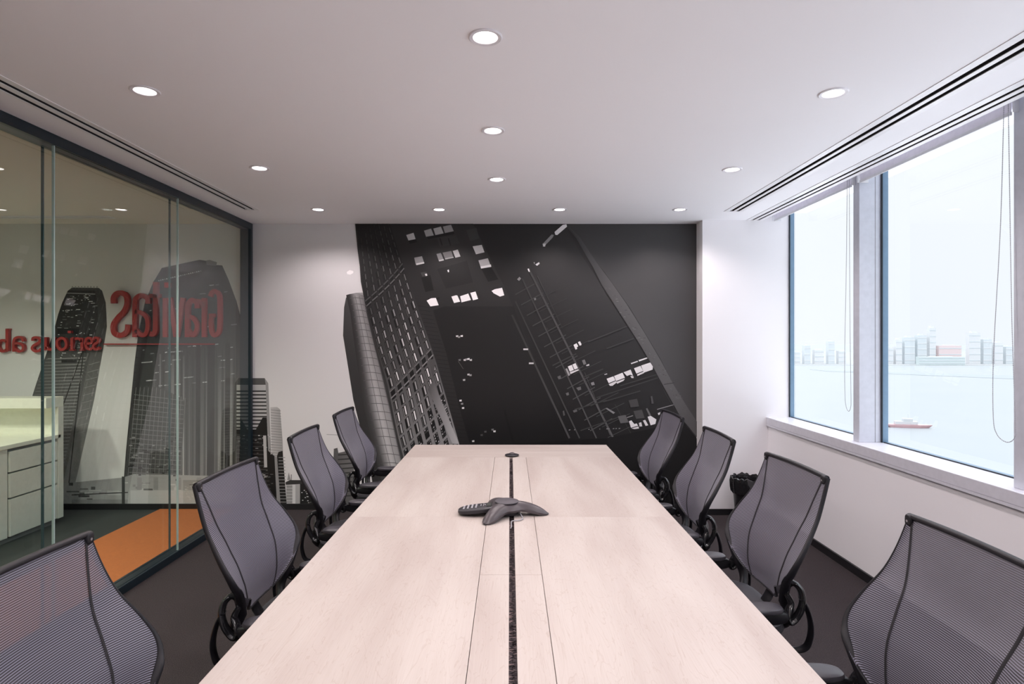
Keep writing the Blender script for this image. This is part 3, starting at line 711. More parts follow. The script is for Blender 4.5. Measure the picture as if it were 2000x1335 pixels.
for pts, g in [([(252, 70), (300, 28), (322, 24), (326, 38), (268, 88), (256, 86)], 235), ([(180, 142), (235, 84), (248, 88), (240, 104), (190, 156)], 140), ([(182, 140), (200, 138), (196, 156), (184, 156)], 215), ([(138, 262), (160, 248), (164, 258), (148, 270)], 220), ([(128, 250), (134, 248), (134, 262)], 180), ([(92, 288), (100, 286), (106, 306), (98, 304)], 235),
               ([(30, 350), (44, 335), (54, 345), (42, 360)], 130), ([(364, 738), (382, 728), (392, 746), (384, 752), (386, 762), (376, 766)], 235), ([(390, 722), (402, 716), (411, 732), (410, 740), (400, 742)], 235),
               ([(330, 866), (354, 856), (366, 886), (342, 896)], 235), ([(357, 854), (376, 846), (390, 876), (370, 884)], 235), ([(342, 899), (392, 882), (396, 888), (346, 911)], 220), ([(316, 880), (326, 876), (344, 916), (334, 922)], 165),
               ([(560, 938), (600, 924), (612, 948), (572, 964)], 238), ([(572, 970), (614, 952), (620, 960), (594, 980), (580, 980)], 225), ([(604, 922), (654, 902), (668, 932), (616, 952)], 238), ([(618, 956), (668, 938), (660, 950), (622, 968)], 225), ([(660, 900), (702, 884), (716, 920), (700, 914), (680, 922)], 232), ([(700, 922), (718, 922), (720, 934), (708, 934)], 220),
               ([(722, 876), (760, 862), (776, 892), (736, 908)], 235), ([(740, 912), (778, 896), (782, 904), (742, 922)], 225), ([(764, 860), (818, 842), (834, 866), (832, 884), (780, 902)], 235), ([(704, 846), (744, 832), (747, 838), (708, 852)], 225), ([(750, 828), (800, 812), (804, 818), (754, 836)], 235), ([(546, 912), (562, 906), (564, 912), (548, 916)], 200),
               ([(414, 830), (430, 824), (440, 850), (424, 856)], 120), ([(438, 858), (456, 850), (458, 860), (442, 864)], 200), ([(466, 962), (484, 956), (490, 974), (472, 978)], 140), ([(380, 992), (406, 984), (410, 1002), (392, 1008)], 110), ([(268, 926), (286, 918), (292, 938), (276, 942)], 100), ([(318, 1024), (334, 1018), (338, 1034), (324, 1038)], 110),
               ([(554, 1114), (562, 1110), (610, 1138), (600, 1146)], 135), ([(626, 1160), (672, 1152), (690, 1196), (642, 1202)], 100), ([(720, 1130), (770, 1122), (786, 1170), (736, 1176)], 78), ([(690, 1066), (740, 1056), (752, 1102), (702, 1108)], 74), ([(794, 1116), (802, 1112), (824, 1154), (814, 1160)], 110), ([(820, 1042), (830, 1040), (838, 1084), (826, 1086)], 88),
               ([(692, 1190), (706, 1184), (724, 1206), (738, 1202), (746, 1216), (704, 1228)], 232), ([(706, 1232), (748, 1220), (752, 1232), (726, 1236)], 225), ([(752, 1200), (766, 1196), (772, 1220), (756, 1222)], 215), ([(776, 1186), (790, 1182), (808, 1214), (792, 1218)], 225), ([(804, 1164), (822, 1158), (856, 1180), (850, 1206), (822, 1214)], 235),
               ([(300, 1130), (308, 1126), (314, 1154), (304, 1158)], 90), ([(360, 1126), (384, 1120), (386, 1132), (366, 1138)], 100), ([(200, 640), (210, 636), (216, 648), (206, 652)], 52), ([(864, 1142), (880, 1136), (876, 1150), (868, 1154)], 225), ([(130, 462), (142, 460), (142, 472), (132, 474)], 110)]:
    P([C8(*p) for p in pts], g, 10 if g > 80 else 9)
for a, b_ in (((860, 1120), (960, 1092)), ((680, 1168), (716, 1156))): G8(a, b_, 1.4, 150, 9)
for k in range(12): x = 250 + rnd.random() * 560; G8((x, 1252 - x * .03), (x + rnd.uniform(4, 10), 1250 - x * .03), 1.4, 150, 9)
P([C8(*p) for p in [(330, 30), (400, 100), (500, 250), (590, 370), (680, 500), (780, 660), (880, 830), (960, 980), (1040, 1110), (1100, 1200), (1100, 1290), (1000, 1170), (900, 990), (830, 860), (760, 740), (690, 630), (600, 490), (530, 380), (480, 280), (370, 90)]],
  [70, 76, 82, 88, 94, 96, 98, 100, 96, 90, 84, 92, 98, 96, 92, 88, 84, 78, 74, 66], 11)
for k in range(70):
    t = rnd.random(); x, yy = 560 + t * 480 + rnd.uniform(-20, 26), 400 + t * 740; G8((x, yy), (x + rnd.uniform(3, 14), yy + rnd.uniform(-3, 3)), 1.4, rnd.choice([80, 108, 90]), 12)
G8((898, 972), (960, 962), 1.4, 62, 12)
P([C8(*p) for p in [(560, 1290), (860, 1225), (1000, 1180), (1100, 1300), (1100, 1700), (500, 1700)]], [30, 26, 30, 28, 20, 20], 12)
P([C8(*p) for p in [(0, 1320), (560, 1290), (700, 1700), (0, 1700)]], 24, 12)

# painter's order: every patch lies one film thickness over whatever it overlaps
import numpy as np
MURAL.sort(key=lambda t: t[1])
NB_ = len(MURAL); bb = np.zeros((NB_, 4)); lev = np.zeros(NB_)
for i, (poly, _) in enumerate(MURAL):
    xs_, ys_ = [p[0] for p in poly], [p[1] for p in poly]; bb[i] = (min(xs_) + .05, max(xs_) - .05, min(ys_) + .05, max(ys_) - .05)
    if i:
        hit = (bb[:i, 0] < bb[i, 1]) & (bb[:i, 1] > bb[i, 0]) & (bb[:i, 2] < bb[i, 3]) & (bb[:i, 3] > bb[i, 2])
        lev[i] = lev[:i][hit].max() + 1 if hit.any() else 0
print('mural patches', NB_, 'levels', lev.max())
verts, faces, cols = [], [], []
for (poly, layer), lv in zip(MURAL, lev):
    base = len(verts); idx = []; n = base
    for px, py, g in poly:
        x, z = wpt(px, py); verts.append((x, -float(lv) * .00006, z)); idx.append(n); n += 1
        L = srgb(min(255, max(0, g))) * 1.02
        cols.append((L, L * .985, L * 1.0, 1))
    if len(poly) > 4:
        for tri in tessellate_polygon([[Vector((p[0], -p[1], 0)) for p in poly]]): faces.append(tuple(base + q for q in tri))
    else: faces.append(tuple(idx))
me = bpy.data.meshes.new('wall_mural'); me.from_pydata(verts, [], faces); me.update()
ca = me.color_attributes.new('print', 'FLOAT_COLOR', 'CORNER')
for l in me.loops: ca.data[l.index].color = cols[l.vertex_index]
me.materials.append(M['print'])
mu = bpy.data.objects.new('wall_mural', me); COL.objects.link(mu); mu.location = (0, YB, 0)
tag(mu, 'black and white night skyscraper photo mural covering the back wall', 'mural', kind='thing')

# ------------------------------------------------------------------ red raised lettering, mirrored, on the mural behind the glass
YS = YB - .006; DEP = .032
sg = empty('wall_sign', ((300 - 996) * K, YS, CAMH - (671 - 664) * K)); tag(sg, 'red raised lettering reading Gravitas in mirror image behind the glass partition', 'sign')
SC = 3.338
def ribbon(paths, name, org=(0, 0)):
    """paths: list of (points in crop px, width px)"""
    mb = MB(); kk = (YS - DEP) / 1170.0
    for pts, w in paths:
        if len(pts) > 2: pts = crom(pts, 5)
        Lp, Rp = [], []
        for i, p in enumerate(pts):
            a = pts[max(i - 1, 0)]; b_ = pts[min(i + 1, len(pts) - 1)]
            d = math.hypot(b_[0] - a[0], b_[1] - a[1]) or 1; nx, ny = -(b_[1] - a[1]) / d * w / 2, (b_[0] - a[0]) / d * w / 2
            Lp.append((p[0] + nx, p[1] + ny)); Rp.append((p[0] - nx, p[1] - ny))
        def cv(p):
            px, py = p[0] / SC, 500 + p[1] / SC
            return ((px - 996) * kk - sg.location.x, CAMH - (py - 664) * kk - sg.location.z)
        Lc, Rc = [cv(p) for p in Lp], [cv(p) for p in Rp]; n = len(Lc)
        vs = [(x, -DEP, z) for x, z in Lc] + [(x, -DEP, z) for x, z in Rc] + [(x, 0, z) for x, z in Lc] + [(x, 0, z) for x, z in Rc]
        fs = []
        for i in range(n - 1):
            fs += [(i, i + 1, n + i + 1, n + i), (2 * n + i, 3 * n + i, 3 * n + i + 1, 2 * n + i + 1), (i, 2 * n + i, 2 * n + i + 1, i + 1), (n + i, n + i + 1, 3 * n + i + 1, 3 * n + i)]
        fs += [(0, n, 3 * n, 2 * n), (n - 1, 3 * n - 1, 4 * n - 1, 2 * n - 1)]
        mb.add(vs, fs)
    return mb.build(name, M['red'], sg, smooth=False, bevel=.002)
def a_big(x, w, y0=240):   # mirrored a: stem on the left, bowl to the right
    return [([(x + w - 8, y0 + 70), (x + w - 12, y0 + 34), (x + w * .55, y0 + 16), (x + 26, y0 + 32), (x + 16, y0 + 75), (x + 15, 528)], 31),
            ([(x + 16, y0 + 120), (x + w * .55, y0 + 130), (x + w - 14, y0 + 165), (x + w - 10, 470), (x + w - 26, 510), (x + w * .5, 512), (x + 20, 480)], 27)]
ribbon([([(738, 308), (738, 270), (758, 244), (790, 240), (820, 258), (826, 310), (806, 360), (768, 400), (738, 445), (740, 495), (766, 514), (798, 512), (826, 488), (832, 445)], 34)], 'letter_s')
ribbon(a_big(862, 108), 'letter_a')
ribbon([([(1012, 168), (1012, 440), (1008, 490), (996, 508), (976, 505)], 32), ([(972, 258), (1042, 258)], 26)], 'letter_t')
ribbon([([(1074, 272), (1074, 528)], 30), ([(1070, 188), (1104, 188)], 34)], 'letter_i')
ribbon([([(1104, 270), (1144, 526)], 30), ([(1190, 270), (1150, 526)], 30)], 'letter_v')
ribbon(a_big(1204, 88, 270), 'letter_a')
ribbon([([(1328, 272), (1328, 528)], 30), ([(1328, 330), (1312, 300), (1290, 292), (1276, 296)], 28)], 'letter_r')
ribbon([([(1368, 262), (1380, 236), (1402, 228), (1424, 250), (1430, 310), (1430, 440), (1422, 496), (1398, 516), (1378, 494), (1372, 430), (1378, 386)], 28), ([(1360, 386), (1400, 386)], 24)], 'letter_g')
ribbon([([(672, 573), (1392, 573)], 8)], 'underline')
# small line below the rule
ribbon([([(608, 548), (612, 534), (630, 532), (640, 545), (632, 562), (612, 576), (606, 592), (616, 606), (634, 606), (646, 594)], 15)], 'letter_s')
ribbon([([(556, 570), (594, 566), (596, 546), (580, 533), (562, 540), (556, 570), (566, 600), (588, 607), (600, 598)], 15)], 'letter_e')
ribbon([([(532, 532), (532, 612)], 18), ([(532, 560), (518, 540), (498, 536), (492, 546)], 15), ([(518, 612), (546, 612)], 9)], 'letter_r')
ribbon([([(466, 532), (466, 612)], 18), ([(440, 494), (462, 494)], 16), ([(450, 612), (482, 612)], 9), ([(466, 532), (480, 532)], 9)], 'letter_i')
ribbon([([(398, 532), (374, 548), (370, 575), (382, 602), (402, 610), (424, 596), (430, 570), (420, 542), (396, 532)], 17)], 'letter_o')
ribbon([([(344, 532), (344, 590), (330, 608), (308, 604), (298, 590)], 16), ([(296, 532), (296, 614)], 18), ([(336, 532), (356, 532)], 9), ([(284, 532), (304, 532)], 9)], 'letter_u')
ribbon([([(212, 552), (214, 534), (238, 530), (258, 542), (252, 562), (218, 582), (208, 602), (226, 618), (252, 616), (266, 602)], 17)], 'letter_s')
ribbon([([(150, 556), (140, 532), (108, 530), (88, 550), (86, 618)], 17), ([(88, 570), (120, 568), (146, 582), (146, 610), (120, 620), (90, 600)], 16), ([(78, 618), (96, 618)], 9)], 'letter_a')
ribbon([([(44, 472), (44, 620)], 20), ([(42, 560), (18, 548), (-6, 556), (-16, 584), (-4, 612), (20, 620), (42, 606)], 17), ([(44, 476), (60, 476)], 9)], 'letter_b')

# ------------------------------------------------------------------ conference table
TZ = .73; TH = .030
tb = empty('conference_table', (0, 2.6, 0)); tag(tb, 'long pale wood conference table with a dark central cable slot', 'table')
W1, W2, W3, W4, W5 = wood('pale_wood_board_a', off=0), wood('pale_wood_board_b', off=3.1), wood('pale_wood_flap', off=7.3), wood('pale_wood_end', True, 5.5), wood('pale_wood_board_c', off=9.9)
def tbox(name, mt, x0, x1, y0, y1, z0=TZ - TH, z1=TZ, bevel=.0008): return MB().box(x0, x1, y0 - 2.6, y1 - 2.6, z0, z1).build(name, mt, tb, bevel=bevel)
GX0, GX1 = -.1045, .1105; YE = 4.148; Y0 = .55
tbox('board', W1, -.735, GX0 - .0012, 2.75, YE); tbox('board', W2, GX1 + .0012, .747, 2.75, YE)
tbox('board', W2, -.735, GX0 - .0012, Y0, 2.7494); tbox('board', W1, GX1 + .0012, .747, Y0, 2.7494)
tbox('end_board', W4, -.735, .747, YE + .0006, 4.645)
for x0, x1 in ((GX0 + .0004, -.0030), (.0185, GX1 - .0004)):
    tbox('cable_flap', W3, x0, x1, 2.0712, YE - .0004); tbox('cable_flap', W3, x0, x1, Y0, 2.0695)
tbox('edge_banding', M['seamline'], .0185, GX1, 2.0696, 2.0711, TZ - .02, TZ - .001, 0)
# brush strip
br = MB(); br.box(-.0030, .0183, Y0 - 2.6, YE - .01 - 2.6, TZ - TH, TZ - .016)
rb = random.Random(3)
for k in range(2600):
    y = Y0 - 2.6 + (YE - .015 - Y0) * rb.random(); s_ = rb.choice((-1, 1)); x = -.0028 if s_ > 0 else .0181
    L = rb.uniform(.008, .015); dy = rb.uniform(-.006, .006); z = TZ - rb.uniform(.003, .010); w = .0010
    br.add([(x, y - w, z), (x, y + w, z), (x + s_ * L, y + dy + w * .4, z + rb.uniform(-.003, .002)), (x + s_ * L, y + dy - w * .4, z)], [(0, 1, 2, 3)])
br.build('cable_brush', M['brush'], tb)
bl = MB(); rb = random.Random(5)
for k in range(520):
    y = Y0 - 2.6 + (YE - .015 - Y0) * rb.random(); s_ = 1 if rb.random() < .75 else -1; x = -.0029 if s_ > 0 else .0182
    L = rb.uniform(.003, .014); dy = rb.uniform(-.008, .008); z = TZ - rb.uniform(.001, .006); w = .0007
    bl.add([(x, y - w, z), (x, y + w, z), (x + s_ * L, y + dy + w * .4, z), (x + s_ * L, y + dy - w * .4, z)], [(0, 1, 2, 3)])
bl.build('frayed_bristles', M['bristle_light'], tb)['kind'] = 'stuff'
for y in (1.0, 2.6, 4.1):
    for x in (-.42, .42):
        MB().box(x - .03, x + .03, y - .03 - 2.6, y + .03 - 2.6, 0, TZ - TH - .04).build('leg', M['table_leg'], tb, bevel=.004)
MB().box(-.45, .45, 1.0 - 2.64, 1.0 - 2.56, TZ - TH - .045, TZ - TH).build('cross_beam', M['table_leg'], tb)
MB().box(-.45, .45, 4.1 - 2.64, 4.1 - 2.56, TZ - TH - .045, TZ - TH).build('cross_beam', M['table_leg'], tb)
MB().box(-.09, .10, Y0 + .2 - 2.6, YE - 2.6, TZ - TH - .05, TZ - TH).build('cable_tray', M['slot'], tb)

# round microphone disc at the end of the slot
mc = empty('table_microphone', (.014, 4.19, TZ)); tag(mc, 'small round black table microphone at the end of the cable slot', 'microphone')
MB().lathe([(.001, .0), (.030, .0), (.048, .006), (.050, .009), (.046, .012), (.026, .016), (.001, .017)], 40, cap=False).build('body', M['phoneblack'], mc, smooth=True)
MB().lathe([(.020, .0155), (.018, .021), (.010, .025), (.0005, .026)], 28, cap=False).build('dome', M['phone'], mc, smooth=True)

# ------------------------------------------------------------------ conference phone
ph = empty('conference_phone', (-.015, 2.79, TZ + .0005), math.radians(-2)); tag(ph, 'dark grey three legged conference phone with keypad lying across the cable slot', 'phone')
legs = [0.0, 118.0, -118.0]
def lobe(th):
    best = 0
    for a in legs:
        d = abs((math.degrees(th) - a + 180) % 360 - 180); best = max(best, math.exp(-(d / 16.0) ** 2))
    return best
NT, NR = 96, 16
vs, fs = [], []
for i in range(NR + 1):
    r = i / NR
    for k in range(NT):
        th = 2 * PI * k / NT; lb = lobe(th); R = .078 + .118 * lb ** .8
        rr = r * R
        drop = (r ** 2.4)
        z = .064 - drop * (.020 + .030 * lb) - (.010 * r ** 8)
        vs.append((rr * math.cos(th), rr * math.sin(th), max(.006, z)))
for i in range(NR):
    for k in range(NT):
        fs.append((i * NT + k, i * NT + (k + 1) % NT, (i + 1) * NT + (k + 1) % NT, (i + 1) * NT + k))
n0 = len(vs)
for k in range(NT):                                   # rolled lower lip and underside
    th = 2 * PI * k / NT; lb = lobe(th); R = .078 + .118 * lb ** .8
    vs.append(((R - .006) * math.cos(th), (R - .006) * math.sin(th), max(.0, .064 - (.020 + .030 * lb) - .020)))
for k in range(NT):
    th = 2 * PI * k / NT; vs.append((.045 * math.cos(th), .045 * math.sin(th), .026))
for k in range(NT):
    k2 = (k + 1) % NT
    fs.append((NR * NT + k, NR * NT + k2, n0 + k2, n0 + k)); fs.append((n0 + k, n0 + k2, n0 + NT + k2, n0 + NT + k))
MB().add(vs, fs).build('shell', M['phone'], ph, smooth=True)
MB().lathe([(.055, .006), (.060, .030), (.050, .040)], 40).build('underside_skirt', M['phoneblack'], ph, smooth=True)
MB().lathe([(.0005, .0665), (.030, .066), (.052, .0632), (.0545, .0605)], 48, cap=False).build('grille', M['phonetop'], ph, smooth=True)
MB().tube([(.0555 * math.cos(2 * PI * k / 48), .0555 * math.sin(2 * PI * k / 48), .0603) for k in range(48)], .0012, 6, up=(0, 0, 1), closed=True).build('grille_rim', M['phoneblack'], ph, smooth=True)
for a in legs:
    MB().pad((.184 * math.cos(math.radians(a)), .184 * math.sin(math.radians(a)), .005), (.022, .022, .009), e=1, n=14, m=6).build('foot', M['phoneblack'], ph, smooth=True)
tilt = Matrix.Translation((-.135, -.005, .0255)) @ Matrix.Rotation(math.radians(-7), 4, 'Y')
kp = MB().pad((0, 0, 0), (.185, .112, .026), e=.75, n=36, m=10, M=tilt, ez=.5).build('keypad_console', M['phoneblack'], ph, smooth=True)
for cx_ in range(3):
    for ry_ in range(4):
        MB().pad((-.062 + ry_ * .019, (-1 + cx_) * .021, .0138), (.010, .0085, .004), e=.8, n=12, m=4, M=tilt).build('key', M['key'], kp, smooth=True)
for k in range(5):
    a = 2 * PI * k / 5; MB().pad((.026 + .011 * math.cos(a), .012 * math.sin(a) + .004, .0138), (.006, .006, .004), e=1, n=10, m=4, M=tilt).build('key', M['key'], kp, smooth=True)
MB().box(.044, .066, -.026, .026, .0125, .0150, tilt).build('screen', M['screen'], kp)
MB().tube(crom([(.052, .0, .02), (.075, -.075, .006), (.062, -.105, .004), (.030, -.118, .004), (.026, -.15, .0035), (.028, -.19, .0035), (.026, -.22, .0035)], 8), .0026, 8, up=(0, 0, 1)).build('cord', M['cable'], ph, smooth=True)

# ------------------------------------------------------------------ waste bin
bn = empty('waste_bin', (2.005, 5.04, 0)); tag(bn, 'black waste bin lined with a crumpled black bag in the corner by the pillar', 'waste bin')
MB().lathe([(.095, 0), (.100, .01), (.128, .37), (.132, .38), (.126, .38), (.094, .012)], 40, cap=False).lathe([(.001, .006), (.097, .006)], 40, cap=False).build('bin_body', M['bin'], bn, smooth=True)
vs, fs = [], []; rb = random.Random(11); n = 72; prof = [(.118, .25, 0), (.122, .36, .002), (.130, .392, .006), (.140, .388, .008), (.146, .35, .010), (.143, .30, .012), (.139, .265, .010)]
ph_ = [rb.uniform(0, 6.28) for _ in range(6)]
for r, z, a in prof:
    for k in range(n):
        t = 2 * PI * k / n
        w = sum(math.sin(t * f + ph_[q] + z * 9) for q, f in enumerate((5, 9, 14, 21))) / 4
        zz = z + (w * .018 if a > .004 else 0); rr = r + a * w; vs.append((rr * math.cos(t), rr * math.sin(t), zz))
for i in range(len(prof) - 1):
    for k in range(n): fs.append((i * n + k, i * n + (k + 1) % n, (i + 1) * n + (k + 1) % n, (i + 1) * n + k))
MB().add(vs, fs).build('bag_liner', M['bag'], bn, smooth=True)

# ------------------------------------------------------------------ office chairs (facing local +x)
EDGE = smooth_tab([(.50, -.178), (.55, -.166), (.60, -.160), (.65, -.166), (.71, -.185), (.78, -.228), (.86, -.279), (.94, -.312), (1.03, -.340)])
WID = smooth_tab([(0, .205), (.06, .250), (.16, .283), (.28, .296), (.42, .288), (.58, .268), (.78, .252), (1, .242)])
CON = smooth_tab([(.50, .040), (.55, .052), (.62, .060), (.72, .060), (.82, .036), (.92, .012), (1.03, .0)])
def back_pt(u, v, off=0.0):
    au = abs(u)
    zb = .520 + .085 * au ** 4; zt = 1.022 + .006 * (1 - au ** 2) if au < .999 else 1.022
    z = zb + (zt - zb) * v
    s_ = u * interp(WID, v)
    x = interp(EDGE, z) - interp(CON, z) * (1 - au ** 2.2)
    return Vector((x + off, s_, z))
def make_chair():
    root = empty('office_chair')
    # mesh panel
    NU, NV = 36, 48; vs, fs, uv = [], [], []
    arc = 0
    for j in range(NV + 1):
        for i in range(NU + 1):
            u = -1 + 2 * i / NU; p = back_pt(u, j / NV); vs.append(p)
            sag = -.010 * (j / NV) * (1 - min(1, (1 - abs(u)) * 5)) if j > 0 else 0
            uv.append((p.y, p.z * 1.03 + sag + .02 * (1 - j / NV) * u * u))
    for j in range(NV):
        for i in range(NU):
            a = j * (NU + 1) + i; fs.append((a, a + 1, a + NU + 2, a + NU + 1))
    bm = MB().add(vs, fs, uv).build('back_mesh', M['mesh'], root, smooth=True)
    # two stitched seams from the top corners
    for sgn in (-1, 1):
        pts = []
        for j in range(25):
            v = 1 - j / 24; u = sgn * interp([(0, .50), (.2, .50), (.4, .57), (.6, .67), (.8, .80), (1, .94)], v)
            pts.append(back_pt(u, v, .0015))
        MB().tube(pts, (.0045, .0012), 8, up=(1, 0, 0)).build('seam', M['seam'], bm, smooth=True)
    # perimeter frame: side rails, top bar, thin bottom hem
    for sgn in (-1, 1):
        pts = [back_pt(sgn, v / 20) + Vector((-.007, sgn * .002, 0)) for v in range(20, -1, -1)]
        low = [(-.190, sgn * .212, .555), (-.212, sgn * .214, .515), (-.215, sgn * .200, .47), (-.19, sgn * .165, .43), (-.13, sgn * .12, .40)]
        pts = [tuple(p) for p in pts[:-2]] + low; pts = crom(pts, 2)
        n = len(pts); rr = []
        for i in range(n):
            t = i / (n - 1); w = interp([(0, .0080), (.35, .0085), (.6, .011), (.76, .016), (.86, .021), (1, .018)], t); rr.append((w * .62, w))
        MB().tube(pts, rr, 12, up=(1, 0, .15)).build('side_rail', M['frame'], root, smooth=True)
        c = back_pt(sgn, 1); cap = MB().pad((c.x + .003, c.y - sgn * .009, c.z - .008), (.020, .028, .034), e=.6, n=16, m=8).build('corner_cap', M['frame'], root, smooth=True)
        MB().lathe([(.0005, .0), (.0035, .0), (.004, -.002)], 12, M=Matrix.Translation((c.x + .0135, c.y - sgn * .010, c.z - .010)) @ Matrix.Rotation(PI / 2, 4, 'Y'), cap=False).build('screw', M['screw'], cap)
    pts = [back_pt(-1 + 2 * i / 20, 1, -.002) + Vector((0, 0, .001)) for i in range(21)]
    MB().tube(pts, (.009, .0115), 12, up=(1, 0, .2)).build('top_bar', M['frame'], root, smooth=True)
    pts = [back_pt(-1 + 2 * i / 32, 0, -.001) for i in range(33)]
    MB().tube(pts, (.0035, .0055), 8, up=(1, 0, 0)).build('bottom_hem', M['frame'], root, smooth=True)
    # support spine behind the lower edge
    MB().tube(crom([(-.245, 0, .60), (-.25, 0, .55), (-.23, 0, .48), (-.16, 0, .41), (-.05, 0, .395)], 5), (.030, .010), 12, up=(1, 0, 0)).build('spine', M['plastic'], root, smooth=True)
    MB().tube(crom([(-.205, -.212, .545), (-.240, -.12, .55), (-.25, 0, .555), (-.240, .12, .55), (-.205, .212, .545)], 5), (.010, .016), 10, up=(0, 0, 1)).build('cross_brace', M['plastic'], root, smooth=True)
    # seat
    seat = MB(); vs, fs = [], []; NA, NB = 30, 8
    def sz(x, y): return .455 + .012 * (y / .24) ** 2 - .030 * max(0, (x - .12) / .14) ** 2 + .012 * max(0, (-x - .12) / .12) ** 2
    seat.pad((.015, 0, .430), (.50, .50, .062), e=.55, n=40, m=12, ez=.45); seat.v = [(x, y, z + (sz(x, y) - .455)) for x, y, z in seat.v]
    seat.build('seat', M['seat'], root, smooth=True)
    MB().pad((.01, 0, .400), (.44, .42, .04), e=.6, n=32, m=8).build('seat_pan', M['plastic'], root, smooth=True)
    # arms
    for sgn in (-1, 1):
        y = sgn * .268
        a = empty('armrest'); a.parent = root
        MB().pad((-.042, y, .548), (.230, .084, .030), e=.62, n=32, m=10).build('arm_pad', M['armpad'], a, smooth=True)
        MB().pad((-.050, y, .518), (.258, .048, .056), e=.45, n=28, m=10).build('arm_body', M['plastic'], a, smooth=True)
        ring = [(-.186, y - sgn * .034, .590), (-.196, y - sgn * .034, .622), (-.214, y - sgn * .024, .630), (-.230, y - sgn * .010, .612), (-.234, y, .580), (-.226, y + sgn * .002, .545), (-.208, y, .512), (-.188, y, .496), (-.178, y - sgn * .004, .510), (-.188, y - sgn * .012, .538), (-.198, y - sgn * .02, .562)]
        ring = crom(ring + [ring[0]], 5)[:-1]
        MB().tube(ring, (.011, .019), 12, up=(0, 1, 0), closed=True).build('arm_bracket', M['gloss'], a, smooth=True)
        MB().tube(crom([(-.228, y, .585), (-.250, y, .545), (-.264, y, .490), (-.264, y * .98, .435), (-.246, y * .94, .390), (-.19, y * .8, .368), (-.11, y * .55, .366)], 6), (.008, .018), 12, up=(0, 1, 0)).build('support_bow', M['plastic'], a, smooth=True)
    # tilt box, column, star base, casters
    MB().pad((-.02, 0, .372), (.26, .16, .06), e=.5, n=24, m=8).build('tilt_mechanism', M['plastic'], root, smooth=True)
    MB().lathe([(.027, .10), (.027, .26), (.016, .262), (.016, .36)], 20).build('gas_column', M['plastic'], root, smooth=True)
    MB().lathe([(.035, .06), (.042, .075), (.040, .115), (.028, .125)], 24).build('base_hub', M['plastic'], root, smooth=True)
    for k in range(5):
        t = 2 * PI * k / 5 + .3; dx, dy = math.cos(t), math.sin(t)
        MB().tube([(dx * .03, dy * .03, .098), (dx * .15, dy * .15, .092), (dx * .28, dy * .28, .072)], [(.020, .017), (.016, .014), (.012, .011)], 10, up=(0, 0, 1)).build('base_arm', M['plastic'], root, smooth=True)
        Mx = Matrix.Translation((dx * .285, dy * .285, .028)) @ Matrix.Rotation(t, 4, 'Z') @ Matrix.Rotation(PI / 2, 4, 'X')
        MB().lathe([(.001, -.022), (.024, -.022), (.028, -.018), (.028, -.004), (.012, -.003), (.012, .003), (.028, .004), (.028, .018), (.024, .022), (.001, .022)], 20, M=Mx, cap=False).lathe([(.007, .02), (.007, .05)], 10, c=(dx * .285, dy * .285, 0)).build('caster', M['plastic'], root, smooth=True)
    return root
proto = make_chair()
chairs = [(-1.127, 1.36, 1, 0, 'cut by the photo edge, beside the glass partition'), (-1.115, 2.37, 1, -1, 'second nearest along the glass partition'),
          (-1.166, 3.40, 1, 1, 'third along the partition side, before the banded block'), (-1.210, 4.36, 1, 0, 'farthest on the partition side, before the curved tower'),
          (1.176, 1.52, -1, 0, 'cut by the photo edge, below the window'), (1.182, 2.48, -1, 2, 'partly hiding the waste bin, window side'),
          (1.152, 3.32, -1, -1, 'in front of the white pillar, window side'), (1.137, 4.19, -1, 1, 'farthest on the window side, before the dark mural')]
for i, (xt, y, d, rot, lab) in enumerate(chairs):
    o = proto if i == 0 else copy_tree(proto)
    o.location = (xt + .34 * d, y, 0); o.rotation_euler = (0, 0, (0 if d > 0 else PI) + math.radians(rot))
    tag(o, 'black mesh office chair ' + lab, 'chair', 'mesh office chairs around the conference table')

# ------------------------------------------------------------------ the harbour outside
ZW = -60.0
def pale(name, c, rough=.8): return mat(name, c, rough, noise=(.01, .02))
WT = bpy.data.materials.new('pale_harbour_water'); WT.use_nodes = True
b = WT.node_tree.nodes['Principled BSDF']; b.inputs['Base Color'].default_value = (.25, .275, .285, 1); b.inputs['Roughness'].default_value = .35
nn = WT.node_tree.nodes.new('ShaderNodeTexNoise'); nn.inputs['Scale'].default_value = .02; nn.inputs['Detail'].default_value = 4
tt = WT.node_tree.nodes.new('ShaderNodeTexCoord'); rr_ = WT.node_tree.nodes.new('ShaderNodeValToRGB')
rr_.color_ramp.elements[0].color = (.235, .26, .275, 1); rr_.color_ramp.elements[1].color = (.265, .285, .295, 1)
WT.node_tree.links.new(tt.outputs['Object'], nn.inputs['Vector']); WT.node_tree.links.new(nn.outputs['Fac'], rr_.inputs[0]); WT.node_tree.links.new(rr_.outputs[0], b.inputs['Base Color'])
o = MB().box(8, 6000, -3000, 9000, ZW - 1, ZW).build('water', WT); o['kind'] = 'structure'
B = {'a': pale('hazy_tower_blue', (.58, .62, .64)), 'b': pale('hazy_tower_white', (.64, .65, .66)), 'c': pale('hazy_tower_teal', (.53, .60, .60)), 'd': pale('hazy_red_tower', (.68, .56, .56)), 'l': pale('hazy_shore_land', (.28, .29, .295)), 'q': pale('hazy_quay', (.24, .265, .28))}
def shore(px, Y): return (px - 996) / 1170.0 * Y
o = MB().add([(500, 1480, ZW), (3600, 1320, ZW), (5200, 2600, ZW), (400, 3600, ZW), (500, 1480, ZW + .4), (3600, 1320, ZW + .4), (5200, 2600, ZW + .4), (400, 3600, ZW + .4)],
             [(0, 1, 5, 4), (1, 2, 6, 5), (2, 3, 7, 6), (3, 0, 4, 7), (4, 5, 6, 7)]).build('land_shore', B['l']); o['kind'] = 'structure'
qx0, qx1 = shore(1650, 1120), shore(2080, 900)
